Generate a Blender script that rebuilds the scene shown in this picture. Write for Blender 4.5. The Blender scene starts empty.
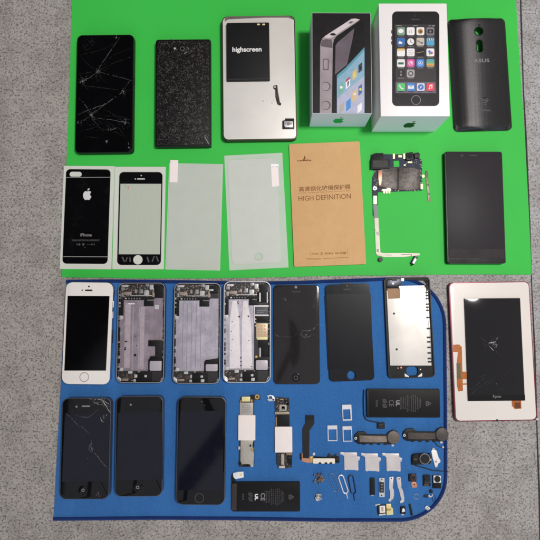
import bpy, bmesh, math, random
from mathutils import Vector, Matrix
R = random.Random(7)
S = bpy.context.scene
COL = S.collection
MM = 0.001
# ------------------------------------------------------------------ camera model
F = 457.0; HC = 0.57; TILT = math.atan(33/457.0)
cT, sT = math.cos(TILT), math.sin(TILT)
def P(px, py, z=0.0):
    """ground point (at height z) seen at photo pixel px,py"""
    dx = (px-270)/F; dy = -(py-270)/F; dz = -1.0
    y = dy*cT-dz*sT; zz = dy*sT+dz*cT
    t = (z-HC)/zz
    return Vector((dx*t, y*t, z))
cam = bpy.data.cameras.new('camera'); camo = bpy.data.objects.new('camera', cam); COL.objects.link(camo)
camo.location = (0, 0, HC); camo.rotation_euler = (TILT, 0, 0)
cam.sensor_width = 36; cam.lens = 36*F/540; cam.clip_start = 0.01; cam.clip_end = 50
S.camera = camo

# ------------------------------------------------------------------ materials
def lin(c):
    c = c/255.0
    return c/12.92 if c <= 0.04045 else ((c+0.055)/1.055)**2.4
class NT:
    def __init__(s, tree): s.t = tree; s.n = tree.nodes; s.l = tree.links
    def new(s, typ, **kw):
        n = s.n.new(typ)
        for k, v in kw.items(): setattr(n, k, v)
        return n
    def put(s, sock, v):
        if hasattr(v, 'is_output') or isinstance(v, bpy.types.NodeSocket): s.l.new(v, sock)
        else: sock.default_value = v
    def math(s, op, a, b=0.0, c=None, clamp=False):
        n = s.new('ShaderNodeMath', operation=op, use_clamp=clamp)
        s.put(n.inputs[0], a); s.put(n.inputs[1], b)
        if c is not None: s.put(n.inputs[2], c)
        return n.outputs[0]
    def sstep(s, x, lo, hi, o0=0.0, o1=1.0):
        n = s.new('ShaderNodeMapRange', interpolation_type='SMOOTHSTEP')
        s.put(n.inputs[0], x); n.inputs[1].default_value = lo; n.inputs[2].default_value = hi
        n.inputs[3].default_value = o0; n.inputs[4].default_value = o1
        return n.outputs[0]
    def mix(s, f, a, b, typ='MIX'):
        n = s.new('ShaderNodeMix', data_type='RGBA', blend_type=typ)
        s.put(n.inputs[0], f); s.put(n.inputs[6], a); s.put(n.inputs[7], b)
        return n.outputs[2]
    def noise(s, vec, scale, detail=2.0, rough=0.5):
        n = s.new('ShaderNodeTexNoise'); s.l.new(vec, n.inputs['Vector'])
        n.inputs['Scale'].default_value = scale; n.inputs['Detail'].default_value = detail
        n.inputs['Roughness'].default_value = rough
        return n.outputs['Fac']
def base_mat(name):
    m = bpy.data.materials.new(name); m.use_nodes = True
    nt = NT(m.node_tree); b = nt.n['Principled BSDF']
    tc = nt.new('ShaderNodeTexCoord'); oi = nt.new('ShaderNodeObjectInfo')
    add = nt.new('ShaderNodeVectorMath', operation='MULTIPLY_ADD')
    cmb = nt.new('ShaderNodeCombineXYZ')
    for i in range(3): nt.l.new(oi.outputs['Random'], cmb.inputs[i])
    nt.l.new(cmb.outputs[0], add.inputs[0]); add.inputs[1].default_value = (.31, .17, .05)
    nt.l.new(tc.outputs['Object'], add.inputs[2])
    return m, nt, b, add.outputs[0], tc
def col4(rgb, k=1.0): return tuple(min(1, lin(c)*k) for c in rgb)+(1,)
MATS = {}
def mat(name, rgb, rough=.5, metal=0.0, var=.12, scale=120, bump=0.0, bscale=900, rvar=.1, spec=.5, coat=0.0, dirt=None):
    if name in MATS: return MATS[name]
    m, nt, b, v, tc = base_mat(name)
    n = nt.noise(v, scale, 4, .6)
    c = nt.mix(n, col4(rgb, 1-var*1.6), col4(rgb, 1+var*1.6))
    if dirt:
        d = nt.sstep(nt.noise(v, dirt[1], 5, .7), dirt[2], dirt[2]+.12)
        c = nt.mix(nt.math('MULTIPLY', d, dirt[3]), c, col4(dirt[0]))
    nt.l.new(c, b.inputs['Base Color'])
    n2 = nt.noise(v, scale*.45+17, 5, .65)
    nt.l.new(nt.math('ADD', nt.math('MULTIPLY', nt.math('SUBTRACT', n2, .5), rvar*2), rough, clamp=True), b.inputs['Roughness'])
    b.inputs['Metallic'].default_value = metal
    b.inputs['Specular IOR Level'].default_value = spec
    b.inputs['Coat Weight'].default_value = coat
    if bump:
        bn = nt.new('ShaderNodeBump'); bn.inputs['Strength'].default_value = bump; bn.inputs['Distance'].default_value = .0004
        nt.l.new(nt.noise(v, bscale, 3, .6), bn.inputs['Height']); nt.l.new(bn.outputs[0], b.inputs['Normal'])
    MATS[name] = m
    return m
def glassy(name, rgb, rough=.06, smudge=.25, spec=.5, tint=(60, 58, 60)):
    """black display glass with smudges, dust and faint streaks"""
    if name in MATS: return MATS[name]
    m, nt, b, v, tc = base_mat(name)
    n = nt.noise(v, 60, 6, .7)
    sm = nt.sstep(n, .48, .75)
    dust = nt.sstep(nt.noise(v, 2600, 2, .5), .72, .80)
    c = nt.mix(nt.math('MULTIPLY', sm, smudge*.5), col4(rgb), col4(tint))
    c = nt.mix(nt.math('MULTIPLY', dust, .22), c, col4((120, 118, 116)))
    nt.l.new(c, b.inputs['Base Color'])
    nt.l.new(nt.math('ADD', nt.math('MULTIPLY', sm, smudge*.3), rough, clamp=True), b.inputs['Roughness'])
    b.inputs['Specular IOR Level'].default_value = spec
    MATS[name] = m
    return m

# ------------------------------------------------------------------ mesh helpers
def finish(bm, name, m, smooth=25):
    bmesh.ops.recalc_face_normals(bm, faces=bm.faces)
    me = bpy.data.meshes.new(name); bm.to_mesh(me); bm.free()
    if smooth:
        for p in me.polygons: p.use_smooth = abs(p.normal.z) < .9995
        me.set_sharp_from_angle(angle=math.radians(smooth))
    me.materials.append(m)
    return me
def prism(bm, pts, z0, z1, bev=0, holes=(), seg=2):
    def area(q): return sum(q[i][0]*q[(i+1) % len(q)][1]-q[(i+1) % len(q)][0]*q[i][1] for i in range(len(q)))
    pts = list(pts)
    if area(pts) < 0: pts.reverse()
    if not holes:
        lo = [bm.verts.new((x, y, z0)) for x, y in pts]; hi = [bm.verts.new((x, y, z1)) for x, y in pts]
        n = len(pts)
        bm.faces.new(list(reversed(lo))); top = bm.faces.new(hi)
        for i in range(n): bm.faces.new((lo[i], lo[(i+1) % n], hi[(i+1) % n], hi[i]))
        if bev: bmesh.ops.bevel(bm, geom=list(top.edges), offset=bev, segments=seg, affect='EDGES', profile=.6, clamp_overlap=True)
        return
    loops = [pts]+[list(h) for h in holes]; edges = []; allv = []
    for q in loops:
        vs = [bm.verts.new((x, y, z0)) for x, y in q]; allv += vs
        edges += [bm.edges.new((vs[i], vs[(i+1) % len(vs)])) for i in range(len(vs))]
    r = bmesh.ops.triangle_fill(bm, use_beauty=True, use_dissolve=False, edges=edges)
    fs = [g for g in r['geom'] if isinstance(g, bmesh.types.BMFace)]
    e = bmesh.ops.extrude_face_region(bm, geom=fs)
    for g in e['geom']:
        if isinstance(g, bmesh.types.BMVert): g.co.z = z1
def rrect(x0, y0, x1, y1, r=0, seg=6):
    if x0 > x1: x0, x1 = x1, x0
    if y0 > y1: y0, y1 = y1, y0
    if not isinstance(r, (tuple, list)): r = (r,)*4          # tr, tl, bl, br
    r = [min(q, (x1-x0)/2*.999, (y1-y0)/2*.999) for q in r]
    out = []
    for (cx, cy, a0), q in zip(((x1, y1, 0), (x0, y1, 90), (x0, y0, 180), (x1, y0, 270)), r):
        if q <= 0: out.append((cx, cy)); continue
        ox = cx-q if cx == x1 else cx+q; oy = cy-q if cy == y1 else cy+q
        for k in range(seg+1):
            a = math.radians(a0+90*k/seg); out.append((ox+q*math.cos(a), oy+q*math.sin(a)))
    return out
def circle(cx, cy, r, n=28, ry=None):
    return [(cx+r*math.cos(2*math.pi*k/n), cy+(ry or r)*math.sin(2*math.pi*k/n)) for k in range(n)]
def tube(bm, pts, r, n=8, closed=False, flat=1.0):
    pts = [Vector(p) for p in pts]; rings = []
    m = len(pts)
    for i, p in enumerate(pts):
        a = pts[(i-1) % m] if closed or i else pts[0]; b = pts[(i+1) % m] if closed or i < m-1 else pts[-1]
        t = (b-a).normalized(); s = t.cross(Vector((0, 0, 1)))
        s = s.normalized() if s.length > 1e-6 else Vector((1, 0, 0)); u = s.cross(t)
        rr = r[i] if isinstance(r, (list, tuple)) else r
        rings.append([bm.verts.new(p+s*rr*math.cos(2*math.pi*k/n)+u*rr*flat*math.sin(2*math.pi*k/n)) for k in range(n)])
    for i in range(m if closed else m-1):
        A, B = rings[i], rings[(i+1) % m]
        for k in range(n): bm.faces.new((A[k], A[(k+1) % n], B[(k+1) % n], B[k]))
    if not closed: bm.faces.new(rings[0]); bm.faces.new(list(reversed(rings[-1])))

def tag(o, label, cat, group=None, kind=None):
    if label: o['label'] = label
    if cat: o['category'] = cat
    if group: o['group'] = group
    if kind: o['kind'] = kind
    return o
ZG = 1.0*MM     # top of the green sheet
ZM = 3.0*MM     # top of the blue mat
class Thing:
    """one real object: local frame from its outline in the photo; parts are its children"""
    def __init__(s, name, label, cat, quad, z=0.0, base=ZM, group=None, solo=False, crop=None):
        s.base = base; s.zt = z*MM+base
        q = [P(x, y, s.zt) for x, y in quad]
        c = sum(q, Vector())/4
        ex = (q[1]-q[0])+(q[2]-q[3]); ey = (q[0]-q[3])+(q[1]-q[2])
        a = math.atan2(ex.y, ex.x); b = math.atan2(-ey.x, ey.y)
        s.ang = (a+b)/2; s.w = ex.length/2; s.h = ey.length/2
        s.M = Matrix.Translation((c.x, c.y, base)) @ Matrix.Rotation(s.ang, 4, 'Z')
        s.I = s.M.inverted(); s.c = (0, 0, 1)
        if crop: s.crop(*crop)
        s.name, s.meta, s.root, s.solo = name, (label, cat, group), None, solo
        if not solo:
            s.root = bpy.data.objects.new(name, None); COL.objects.link(s.root); s.root.empty_display_size = .01
            s.root.matrix_world = s.M; tag(s.root, *s.meta)
    def crop(s, x, y, k): s.c = (x, y, k); return s
    def L(s, X, Y, z=0.0):
        v = s.I @ P(s.c[0]+X/s.c[2], s.c[1]+Y/s.c[2], s.base+z); return (v.x, v.y)
    def add(s, name, me, parent=None):
        o = bpy.data.objects.new(name, me); COL.objects.link(o)
        if s.root is None:
            o.name = s.name; o.matrix_world = s.M; tag(o, *s.meta); s.root = o
        else: o.parent = parent or s.root
        return o
    # local-metre primitives
    def lpoly(s, name, m, pts, z0, z1, bev=0, holes=(), parent=None, smooth=25):
        bm = bmesh.new(); prism(bm, pts, z0*MM, z1*MM, bev*MM, holes)
        return s.add(name, finish(bm, name, m, smooth), parent)
    def lrect(s, name, m, x0, y0, x1, y1, z0, z1, r=0, bev=0, parent=None, holes=()):
        r = [q*MM for q in r] if isinstance(r, (tuple, list)) else r*MM
        return s.lpoly(name, m, rrect(x0, y0, x1, y1, r), z0, z1, bev, holes, parent)
    def body(s, name, m, z0, z1, r=0, bev=0, inset=0.0, parent=None, holes=()):
        i = inset*MM
        return s.lrect(name, m, -s.w/2+i, -s.h/2+i, s.w/2-i, s.h/2-i, z0, z1, r, bev, parent, holes)
    # photo-coordinate primitives
    def box2(s, X0, Y0, X1, Y1, z1):
        cx, cy = s.L((X0+X1)/2, (Y0+Y1)/2, z1*MM)
        a = Vector(s.L(X0, (Y0+Y1)/2, z1*MM)); b = Vector(s.L(X1, (Y0+Y1)/2, z1*MM)); w = (b-a).length/2
        a = Vector(s.L((X0+X1)/2, Y0, z1*MM)); b = Vector(s.L((X0+X1)/2, Y1, z1*MM)); h = (b-a).length/2
        return cx-w, cy-h, cx+w, cy+h
    def rect(s, name, m, X0, Y0, X1, Y1, z0, z1, r=0, bev=0, parent=None, holes=()):
        return s.lrect(name, m, *s.box2(X0, Y0, X1, Y1, z1), z0, z1, r, bev, parent, holes)
    def poly(s, name, m, pts, z0, z1, bev=0, parent=None, holes=()):
        return s.lpoly(name, m, [s.L(x, y, z1*MM) for x, y in pts], z0, z1, bev, holes, parent)
    def mm(s, d, z=0): return d/s.c[2]*(HC-s.base-z*MM)/F        # crop length -> metres
    def disc(s, name, m, X, Y, rad, z0, z1, bev=0, parent=None, inner=None, n=28):
        x, y = s.L(X, Y, z1*MM); r = s.mm(rad, z1)
        return s.lpoly(name, m, circle(x, y, r, n), z0, z1, bev, [circle(x, y, s.mm(inner, z1), n)] if inner else (), parent)
    def tubes(s, name, m, paths, rad, z, parent=None, n=8, closed=False):
        bm = bmesh.new()
        for p in paths: tube(bm, [Vector((*s.L(q[0], q[1], z*MM), (q[2] if len(q) > 2 else z)*MM)) for q in p], rad*MM, n, closed)
        return s.add(name, finish(bm, name, m, 60), parent)
    def marks(s, name, m, quads, z, t=.03, parent=None):
        """several flat strokes of one print, as one mesh; quads are polygons in photo coordinates"""
        bm = bmesh.new()
        for q in quads: prism(bm, [s.L(x, y, z*MM) for x, y in q], z*MM, (z+t)*MM)
        return s.add(name, finish(bm, name, m, 0), parent)
    def text(s, body, X, Y, W, m, z, rot=0, parent=None, Hh=None, bold=0.0, name='lettering'):
        cu = bpy.data.curves.new('t', 'FONT'); cu.body = body; cu.offset = bold; cu.align_x = 'CENTER'; cu.align_y = 'CENTER'
        cu.resolution_u = 3
        to = bpy.data.objects.new('t', cu); COL.objects.link(to)
        dg = bpy.context.evaluated_depsgraph_get(); dg.update()
        me = bpy.data.meshes.new_from_object(to.evaluated_get(dg)); bpy.data.objects.remove(to); bpy.data.curves.remove(cu)
        me.name = name
        if not len(me.vertices): return None
        xs = [v.co.x for v in me.vertices]; ys = [v.co.y for v in me.vertices]
        k = s.mm(W, z)/(max(xs)-min(xs)); ky = s.mm(Hh, z)/(max(ys)-min(ys)) if Hh else k
        ox, oy = (max(xs)+min(xs))/2, (max(ys)+min(ys))/2
        x, y = s.L(X, Y, z*MM); ca, sa = math.cos(rot), math.sin(rot)
        for v in me.vertices:
            a, b = (v.co.x-ox)*k, (v.co.y-oy)*ky
            v.co = (x+a*ca-b*sa, y+a*sa+b*ca, z*MM)
        me.materials.clear(); me.materials.append(m)
        return s.add(name, me, parent)
    def crack(s, lines, z, m, name='crack', parent=None, w=.26, seed=1):
        rr = random.Random(seed); bm = bmesh.new()
        for ln in lines:
            pts = ln[0]; ww = ln[1] if len(ln) > 1 else 1.0
            q = [Vector(s.L(x, y, z*MM)) for x, y in pts]; out = [q[0]]
            for a, b in zip(q, q[1:]):
                n = max(1, int((b-a).length/.0022)); pr = Vector((-(b-a).y, (b-a).x)).normalized()
                for k in range(1, n+1):
                    p = a.lerp(b, k/n)
                    if k < n: p = p+pr*rr.uniform(-1, 1)*.00032
                    out.append(p)
            prev = None; N = len(out)
            for i, p in enumerate(out):
                d = (out[min(i+1, N-1)]-out[max(i-1, 0)]).normalized(); pr = Vector((-d.y, d.x))
                tt = i/(N-1); wd = w*MM*ww*(.25+.75*math.sin(math.pi*min(max(tt, .06), .94)))*rr.uniform(.35, 1.35)*.5
                a = bm.verts.new((*(p+pr*wd), z*MM)); b = bm.verts.new((*(p-pr*wd), z*MM))
                if prev and rr.random() > .13: bm.faces.new((prev[0], prev[1], b, a))
                prev = (a, b)
                if rr.random() < .10 and 0 < i < N-1:               # short side splinter
                    e = p+(d*rr.uniform(-1, 1)+pr*rr.choice((-1, 1)))*rr.uniform(.8, 2.6)*MM; g = d*w*MM*.16
                    bm.faces.new([bm.verts.new((*(p+g), z*MM)), bm.verts.new((*(p-g), z*MM)), bm.verts.new((*e, z*MM))])
        return s.add(name, finish(bm, name, m, 0), parent)
    def chips(s, spots, z, m, parent=None, seed=3, name='splinters'):
        """small splinters of shattered glass round the impact points: (X, Y, spread, number)"""
        rr = random.Random(seed); bm = bmesh.new()
        for X, Y, sp, n in spots:
            for _ in range(n):
                a = rr.uniform(0, 6.28); d = sp*rr.random()**1.3; x, y = s.L(X+d*math.cos(a), Y+d*math.sin(a), z*MM)
                r = rr.uniform(.12, .5)*MM; a0 = rr.uniform(0, 6.28); st = rr.uniform(.2, .8)
                vs = [bm.verts.new((x+r*math.cos(a0+k*2.1), y+r*st*math.sin(a0+k*2.1), z*MM)) for k in range(3)]
                bm.faces.new(vs)
        o = s.add(name, finish(bm, name, m, 0), parent); o['kind'] = 'stuff'; return o
def copy_tree(o, parent=None):
    c = o.copy(); COL.objects.link(c)
    if parent: c.parent = parent; c.matrix_parent_inverse = o.matrix_parent_inverse
    for ch in list(o.children): copy_tree(ch, c)
    return c
APPLE = [(0, .36), (.12, .41), (.26, .40), (.37, .32), (.30, .22), (.265, .10), (.29, -.03), (.40, -.12), (.36, -.25), (.27, -.40), (.17, -.475),
         (.08, -.46), (0, -.43), (-.08, -.46), (-.17, -.475), (-.28, -.40), (-.37, -.24), (-.415, -.03), (-.39, .18), (-.29, .34), (-.14, .41)]
LEAF = [(.0, .45), (.02, .56), (.09, .66), (.19, .70), (.19, .60), (.13, .50)]
def emblem(t, m, X, Y, size, z, parent=None):
    x, y = t.L(X, Y, z*MM); k = t.mm(size, z)
    bm = bmesh.new()
    for q in (APPLE, LEAF): prism(bm, [(x+a*k, y+(b-.1)*k) for a, b in q], z*MM, (z+.04)*MM)
    return t.add('emblem', finish(bm, 'emblem', m, 0), parent)
# ------------------------------------------------------------------ materials of the things
PI = math.pi
black_plastic = mat('black plastic', (15, 14, 15), .42, var=.2, spec=.3)
soft_black = mat('soft black plastic', (17, 16, 17), .55, var=.2, bump=.15, spec=.25)
deep_black = mat('black rubber', (8, 8, 9), .5, spec=.35)
glass_black = glassy('black glass', (7, 6, 7), .05, .16)
glass_bezel = glassy('black glass bezel', (12, 12, 14), .05, .12)
lcd_blue = glassy('switched off display', (17, 18, 29), .05, .12)
lcd_black = glassy('deep black display', (4, 4, 5), .04, .05)
glass_grey = glassy('smudged display glass', (36, 33, 34), .07, .22)
glass_matte = glassy('hazy display glass', (20, 20, 24), .12, .04, tint=(34, 34, 37))
film_sheen = glassy('film with painted sheen', (50, 47, 50), .34, .10, spec=.04, tint=(80, 76, 80))  # grey base colour stands in for the sheen reflected by the screen
white_glass = mat('white painted glass', (226, 219, 212), .18, var=.02, coat=.3)
white_card = mat('white print', (232, 228, 226), .4, var=.02)
steel = mat('brushed steel', (196, 192, 192), .32, .85, var=.1, scale=400)
bright_steel = mat('bright steel', (225, 222, 220), .3, .6, var=.08)
dark_steel = mat('slate metal', (58, 60, 66), .35, .8)
chrome = mat('polished rim', (190, 190, 195), .18, .95)
champagne = mat('champagne aluminium', (214, 209, 202), .42, .2, var=.05, scale=40, rvar=.08)
lilac = mat('lilac aluminium', (156, 136, 150), .42, .45, var=.2, scale=90, bump=.08, dirt=((120, 108, 122), 220, .56, .5))
lilac_pale = mat('pale lilac aluminium', (172, 162, 178), .42, .4, var=.14, scale=70, bump=.06)
def brushed(name, rgb, rough, dirt):
    m, nt, b, v, tc = base_mat(name)
    sc = nt.new('ShaderNodeVectorMath', operation='MULTIPLY'); nt.l.new(v, sc.inputs[0]); sc.inputs[1].default_value = (1, .06, 1)
    st = nt.noise(sc.outputs[0], 420, 4, .7); bl = nt.noise(v, 75, 5, .65); sp = nt.noise(v, 520, 4, .7)
    c = nt.mix(st, col4(rgb, .72), col4(rgb, 1.28))
    c = nt.mix(nt.math('MULTIPLY', nt.sstep(bl, .42, .66), .55), c, col4(tuple(min(255, q+26) for q in rgb)))
    c = nt.mix(nt.math('MULTIPLY', nt.sstep(sp, .60, .68), dirt), c, col4((84, 72, 82)))
    nt.l.new(c, b.inputs['Base Color']); b.inputs['Metallic'].default_value = .45
    nt.l.new(nt.math('ADD', nt.math('MULTIPLY', bl, .3), rough-.15), b.inputs['Roughness'])
    bn = nt.new('ShaderNodeBump'); bn.inputs['Strength'].default_value = .25; bn.inputs['Distance'].default_value = .0003
    nt.l.new(nt.math('ADD', st, nt.math('MULTIPLY', sp, .5)), bn.inputs['Height']); nt.l.new(bn.outputs[0], b.inputs['Normal'])
    MATS[name] = m
    return m
lilac = brushed('brushed mauve plate', (146, 132, 142), .42, .7)
lilac_pale = brushed('brushed lilac plate', (168, 162, 173), .42, .3)
adhesive = mat('white battery adhesive', (216, 208, 210), .5, 0, var=.12, scale=160, bump=.2, dirt=((130, 122, 126), 420, .60, .6))
adhesive_lilac = mat('lilac adhesive', (164, 150, 156), .5, .1, var=.2, scale=200, bump=.2)
gold = mat('gold plating', (214, 176, 104), .35, .7)
pale_gold = mat('pale gold contact', (232, 218, 160), .4, .3)
copper = mat('copper foil', (206, 142, 112), .4, .5)
orange_flex = mat('orange polyimide', (176, 98, 32), .3, .1, var=.25, scale=300, dirt=((120, 58, 14), 300, .5, .6))
pcb_blue = mat('dark blue circuit board', (8, 26, 52), .5, var=.3, scale=900, spec=.25)
pcb_dark = mat('dark circuit board', (30, 28, 30), .5, var=.4, scale=900, dirt=((120, 110, 100), 1500, .62, .7))
shield_dark = mat('tarnished shield metal', (68, 60, 56), .45, .4, var=.3, scale=260, dirt=((34, 28, 28), 330, .47, .8))
shield_grey = mat('grey shield metal', (182, 176, 166), .4, .45, var=.12, scale=200, dirt=((120, 112, 104), 600, .62, .5))
sticker_white = mat('white paper sticker', (232, 220, 214), .6, var=.04, dirt=((200, 180, 172), 300, .6, .5))
paper_card = mat('grey white backing card', (202, 203, 192), .55, var=.04, scale=60)
tan = mat('brown tape', (150, 112, 78), .6, var=.12)
kraft = mat('kraft paper', (202, 160, 112), .75, var=.06, scale=700, bump=.3, bscale=1400, spec=.2, dirt=((212, 170, 120), 40, .45, .3))
kraft_ink = mat('brown ink', (112, 76, 44), .7, spec=.1)
ink_white = mat('white ink', (225, 222, 220), .5)
ink_grey = mat('grey ink', (128, 124, 124), .5)
ink_dim = mat('dim grey ink', (84, 80, 80), .5)
ink_black = mat('black ink', (22, 22, 22), .4)
crack_m = mat('splintered glass', (128, 126, 126), .4, var=.5, scale=700)
crack_dim = mat('hairline crack', (58, 56, 56), .4, var=.5, scale=500)
crack_bright = mat('crushed glass', (205, 203, 200), .4, var=.3, scale=900)
lens_m = glassy('camera lens', (4, 5, 9), .03, .0, spec=.9)
foil_brown = mat('grey brown foil', (150, 136, 126), .3, .7, var=.2, bump=.9, bscale=260)
foil_dull = mat('dull dark foil', (84, 76, 72), .36, .5, var=.2, bump=.8, bscale=260)
reflector = mat('white reflector sheet', (236, 229, 220), .34, .45, var=.03, scale=30, spec=.8)
blue_foil = mat('blue foil', (60, 92, 150), .3, .5)

# ------------------------------------------------------------------ setting: floor, green sheet, blue mat
def floor_mat():
    m, nt, b, v, tc = base_mat('speckled linoleum')
    v = tc.outputs['Object']
    sepx = nt.new('ShaderNodeSeparateXYZ'); nt.l.new(v, sepx.inputs[0])
    big = nt.noise(v, 5, 4, .6); mid = nt.noise(v, 70, 6, .7)
    c = nt.mix(nt.math('ADD', nt.math('MULTIPLY', big, .35), nt.sstep(nt.math('ADD', sepx.outputs[0], nt.math('MULTIPLY', sepx.outputs[1], .8)), -.1, .42, 0, .65)), col4((162, 154, 145)), col4((161, 161, 163)))
    c = nt.mix(nt.math('MULTIPLY', nt.sstep(nt.noise(v, 24, 5, .65), .44, .62), .42), c, col4((116, 110, 106)))
    c = nt.mix(nt.math('MULTIPLY', nt.sstep(mid, .42, .66), .40), c, col4((128, 122, 117)))
    sp = nt.noise(v, 400, 3, .62)
    c = nt.mix(nt.math('MULTIPLY', nt.sstep(sp, .52, .63), .80), c, col4((70, 66, 65)))
    sp3 = nt.noise(v, 240, 2, .6)
    c = nt.mix(nt.math('MULTIPLY', nt.sstep(sp3, .54, .66), .5), c, col4((84, 79, 78)))
    sp2 = nt.noise(v, 620, 2, .6)
    c = nt.mix(nt.math('MULTIPLY', nt.sstep(sp2, .54, .66), .55), c, col4((196, 189, 180)))
    nt.l.new(c, b.inputs['Base Color'])
    nt.l.new(nt.math('ADD', nt.math('MULTIPLY', mid, .25), .42), b.inputs['Roughness'])
    b.inputs['Specular IOR Level'].default_value = .3
    bn = nt.new('ShaderNodeBump'); bn.inputs['Strength'].default_value = .25; bn.inputs['Distance'].default_value = .0003
    nt.l.new(sp, bn.inputs['Height']); nt.l.new(bn.outputs[0], b.inputs['Normal'])
    return m
def green_mat():
    m, nt, b, v, tc = base_mat('green card')
    v = tc.outputs['Object']
    c = nt.mix(nt.noise(v, 9, 3, .5), col4((50, 175, 64)), col4((61, 189, 74)))
    c = nt.mix(nt.math('MULTIPLY', nt.sstep(nt.noise(v, 420, 4, .7), .6, .72), .12), c, col4((90, 190, 110)))
    nt.l.new(c, b.inputs['Base Color']); b.inputs['Roughness'].default_value = .62; b.inputs['Specular IOR Level'].default_value = .25
    bn = nt.new('ShaderNodeBump'); bn.inputs['Strength'].default_value = .12; bn.inputs['Distance'].default_value = .0006
    nt.l.new(nt.math('ADD', nt.noise(v, 22, 2, .5), nt.math('MULTIPLY', nt.noise(v, 900, 3, .6), .12)), bn.inputs['Height']); nt.l.new(bn.outputs[0], b.inputs['Normal'])
    return m
def cloth_mat(name, a, bb, k=.7):
    m, nt, b, v, tc = base_mat(name)
    v = tc.outputs['Object']
    sc = nt.new('ShaderNodeVectorMath', operation='MULTIPLY'); nt.l.new(v, sc.inputs[0]); sc.inputs[1].default_value = (1, .35, 1)
    st = nt.noise(sc.outputs[0], 24, 4, .6)
    c = nt.mix(st, col4(a), col4(bb))
    fib = nt.noise(v, 1500, 3, .7)
    c = nt.mix(nt.math('MULTIPLY', nt.sstep(fib, .42, .7), .35), c, col4(tuple(min(255, q*1.22+8) for q in bb)))
    lint = nt.sstep(nt.noise(v, 780, 2, .5), .745, .79)
    c = nt.mix(nt.math('MULTIPLY', lint, .45), c, col4((150, 165, 190)))
    nt.l.new(c, b.inputs['Base Color']); b.inputs['Roughness'].default_value = .85; b.inputs['Specular IOR Level'].default_value = .15
    b.inputs['Sheen Weight'].default_value = .15
    bn = nt.new('ShaderNodeBump'); bn.inputs['Strength'].default_value = .6; bn.inputs['Distance'].default_value = .0005
    nt.l.new(nt.math('ADD', fib, nt.math('MULTIPLY', st, .8)), bn.inputs['Height'])
    b2 = nt.new('ShaderNodeBump'); b2.inputs['Strength'].default_value = .6; b2.inputs['Distance'].default_value = .006
    nt.l.new(nt.noise(sc.outputs[0], 26, 2, .5), b2.inputs['Height']); nt.l.new(bn.outputs[0], b2.inputs['Normal']); nt.l.new(b2.outputs[0], b.inputs['Normal'])
    return m
fm = floor_mat()
bm = bmesh.new(); prism(bm, [(-1.6, -1.6), (1.6, -1.6), (1.6, 1.6), (-1.6, 1.6)], -.01, 0)
fl = bpy.data.objects.new('floor', finish(bm, 'floor', fm)); COL.objects.link(fl); tag(fl, 'grey speckled linoleum floor', 'floor', kind='structure')
seam = [(519.5, -40), (521, 20), (523.5, 90), (526, 140), (529.5, 220), (532, 290), (534.5, 350), (537, 430), (539.5, 500), (541, 600)]
bm = bmesh.new()
L_ = [P(x+.18*math.sin(i*2.3), y)+Vector((0, 0, .00012)) for i, (x, y) in enumerate(seam)]
prev = None
for i, p in enumerate(L_):
    w = (.0007, .0011, .0008, .0012, .0009)[i % 5]
    a = bm.verts.new(p-Vector((w, 0, 0))); b = bm.verts.new(p+Vector((w, 0, 0)))
    if prev: bm.faces.new((prev[0], prev[1], b, a))
    prev = (a, b)
so = bpy.data.objects.new('floor_seam', finish(bm, 'floor_seam', mat('dark seam', (40, 35, 33), .8), 0)); COL.objects.link(so)
tag(so, 'dark seam between two strips of the speckled floor', 'seam', kind='structure')

def world_thing(name, pts, z0, z1, m, label, cat, bev=0):
    c = sum((Vector((x, y, 0)) for x, y in pts), Vector())/len(pts)
    bm = bmesh.new(); prism(bm, [(x-c.x, y-c.y) for x, y in pts], z0, z1, bev)
    o = bpy.data.objects.new(name, finish(bm, name, m)); COL.objects.link(o); o.location = c
    return tag(o, label, cat)
def pw(pts, z=0): return [tuple(P(x, y, z))[:2] for x, y in pts]
def densify(pts, n=10, amp=0, seed=1):
    rr = random.Random(seed); out = []
    for a, b in zip(pts, pts[1:]+pts[:1]):
        for k in range(n):
            t = k/n; e = amp*math.sin(PI*t)*rr.uniform(-1, 1) if 0 < k < n else 0
            out.append((a[0]+(b[0]-a[0])*t+e*.3, a[1]+(b[1]-a[1])*t+e))
    return out
gpts = [(74, -30), (72, 0), (67.6, 138), (61.8, 277), (150, 278.6), (250, 277.8), (330, 276), (435, 274.6), (531.8, 274.6), (529, 215), (524.5, 130), (519, 50), (516, 0), (515, -30)]
world_thing('green_sheet', densify(pw(gpts, ZG), 4, .0004), .0, ZG, green_mat(), 'large bright green card sheet lying under the two upper rows of phones and boxes', 'sheet', .0002)

def arc(cx, cy, rx, ry, a0, a1, n=12): return [(cx+rx*math.cos(math.radians(a0+(a1-a0)*k/n)), cy-ry*math.sin(math.radians(a0+(a1-a0)*k/n))) for k in range(n+1)]
mpts = [(53.5, 519), (60, 400), (66.5, 281.5), (110, 281), (180, 281.8), (250, 283.2), (300, 282.5), (350, 280.5)] \
    + [(395, 278.8)]+arc(399, 325, 45.5, 46.5, 78, 2, 12)+[(445.3, 400), (445.6, 450)]+arc(399, 477, 46.6, 43, 0, -88, 12)+[(330, 520), (240, 518.4), (150, 518)]
blue = cloth_mat('blue fabric', (33, 80, 138), (54, 109, 169))
navy = cloth_mat('navy edging', (12, 32, 80), (18, 46, 104))
mo = world_thing('blue_mat', densify(pw(mpts, ZM), 2, 0), 0.0002, ZM, blue, 'blue fabric mat with navy stitched edging under the phones and small parts', 'mat', .0004)
bm = bmesh.new()
edge = [P(x, y, ZM)-mo.location for x, y in mpts[2:]+[mpts[0]]]
fine = []
for a, b in zip(edge, edge[1:]):
    for k in range(4): fine.append(a.lerp(b, k/4))
fine.append(edge[-1])
tube(bm, [Vector((p.x, p.y, ZM*.72+.0006)) for p in fine], .0023, 10, flat=.8)
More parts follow.
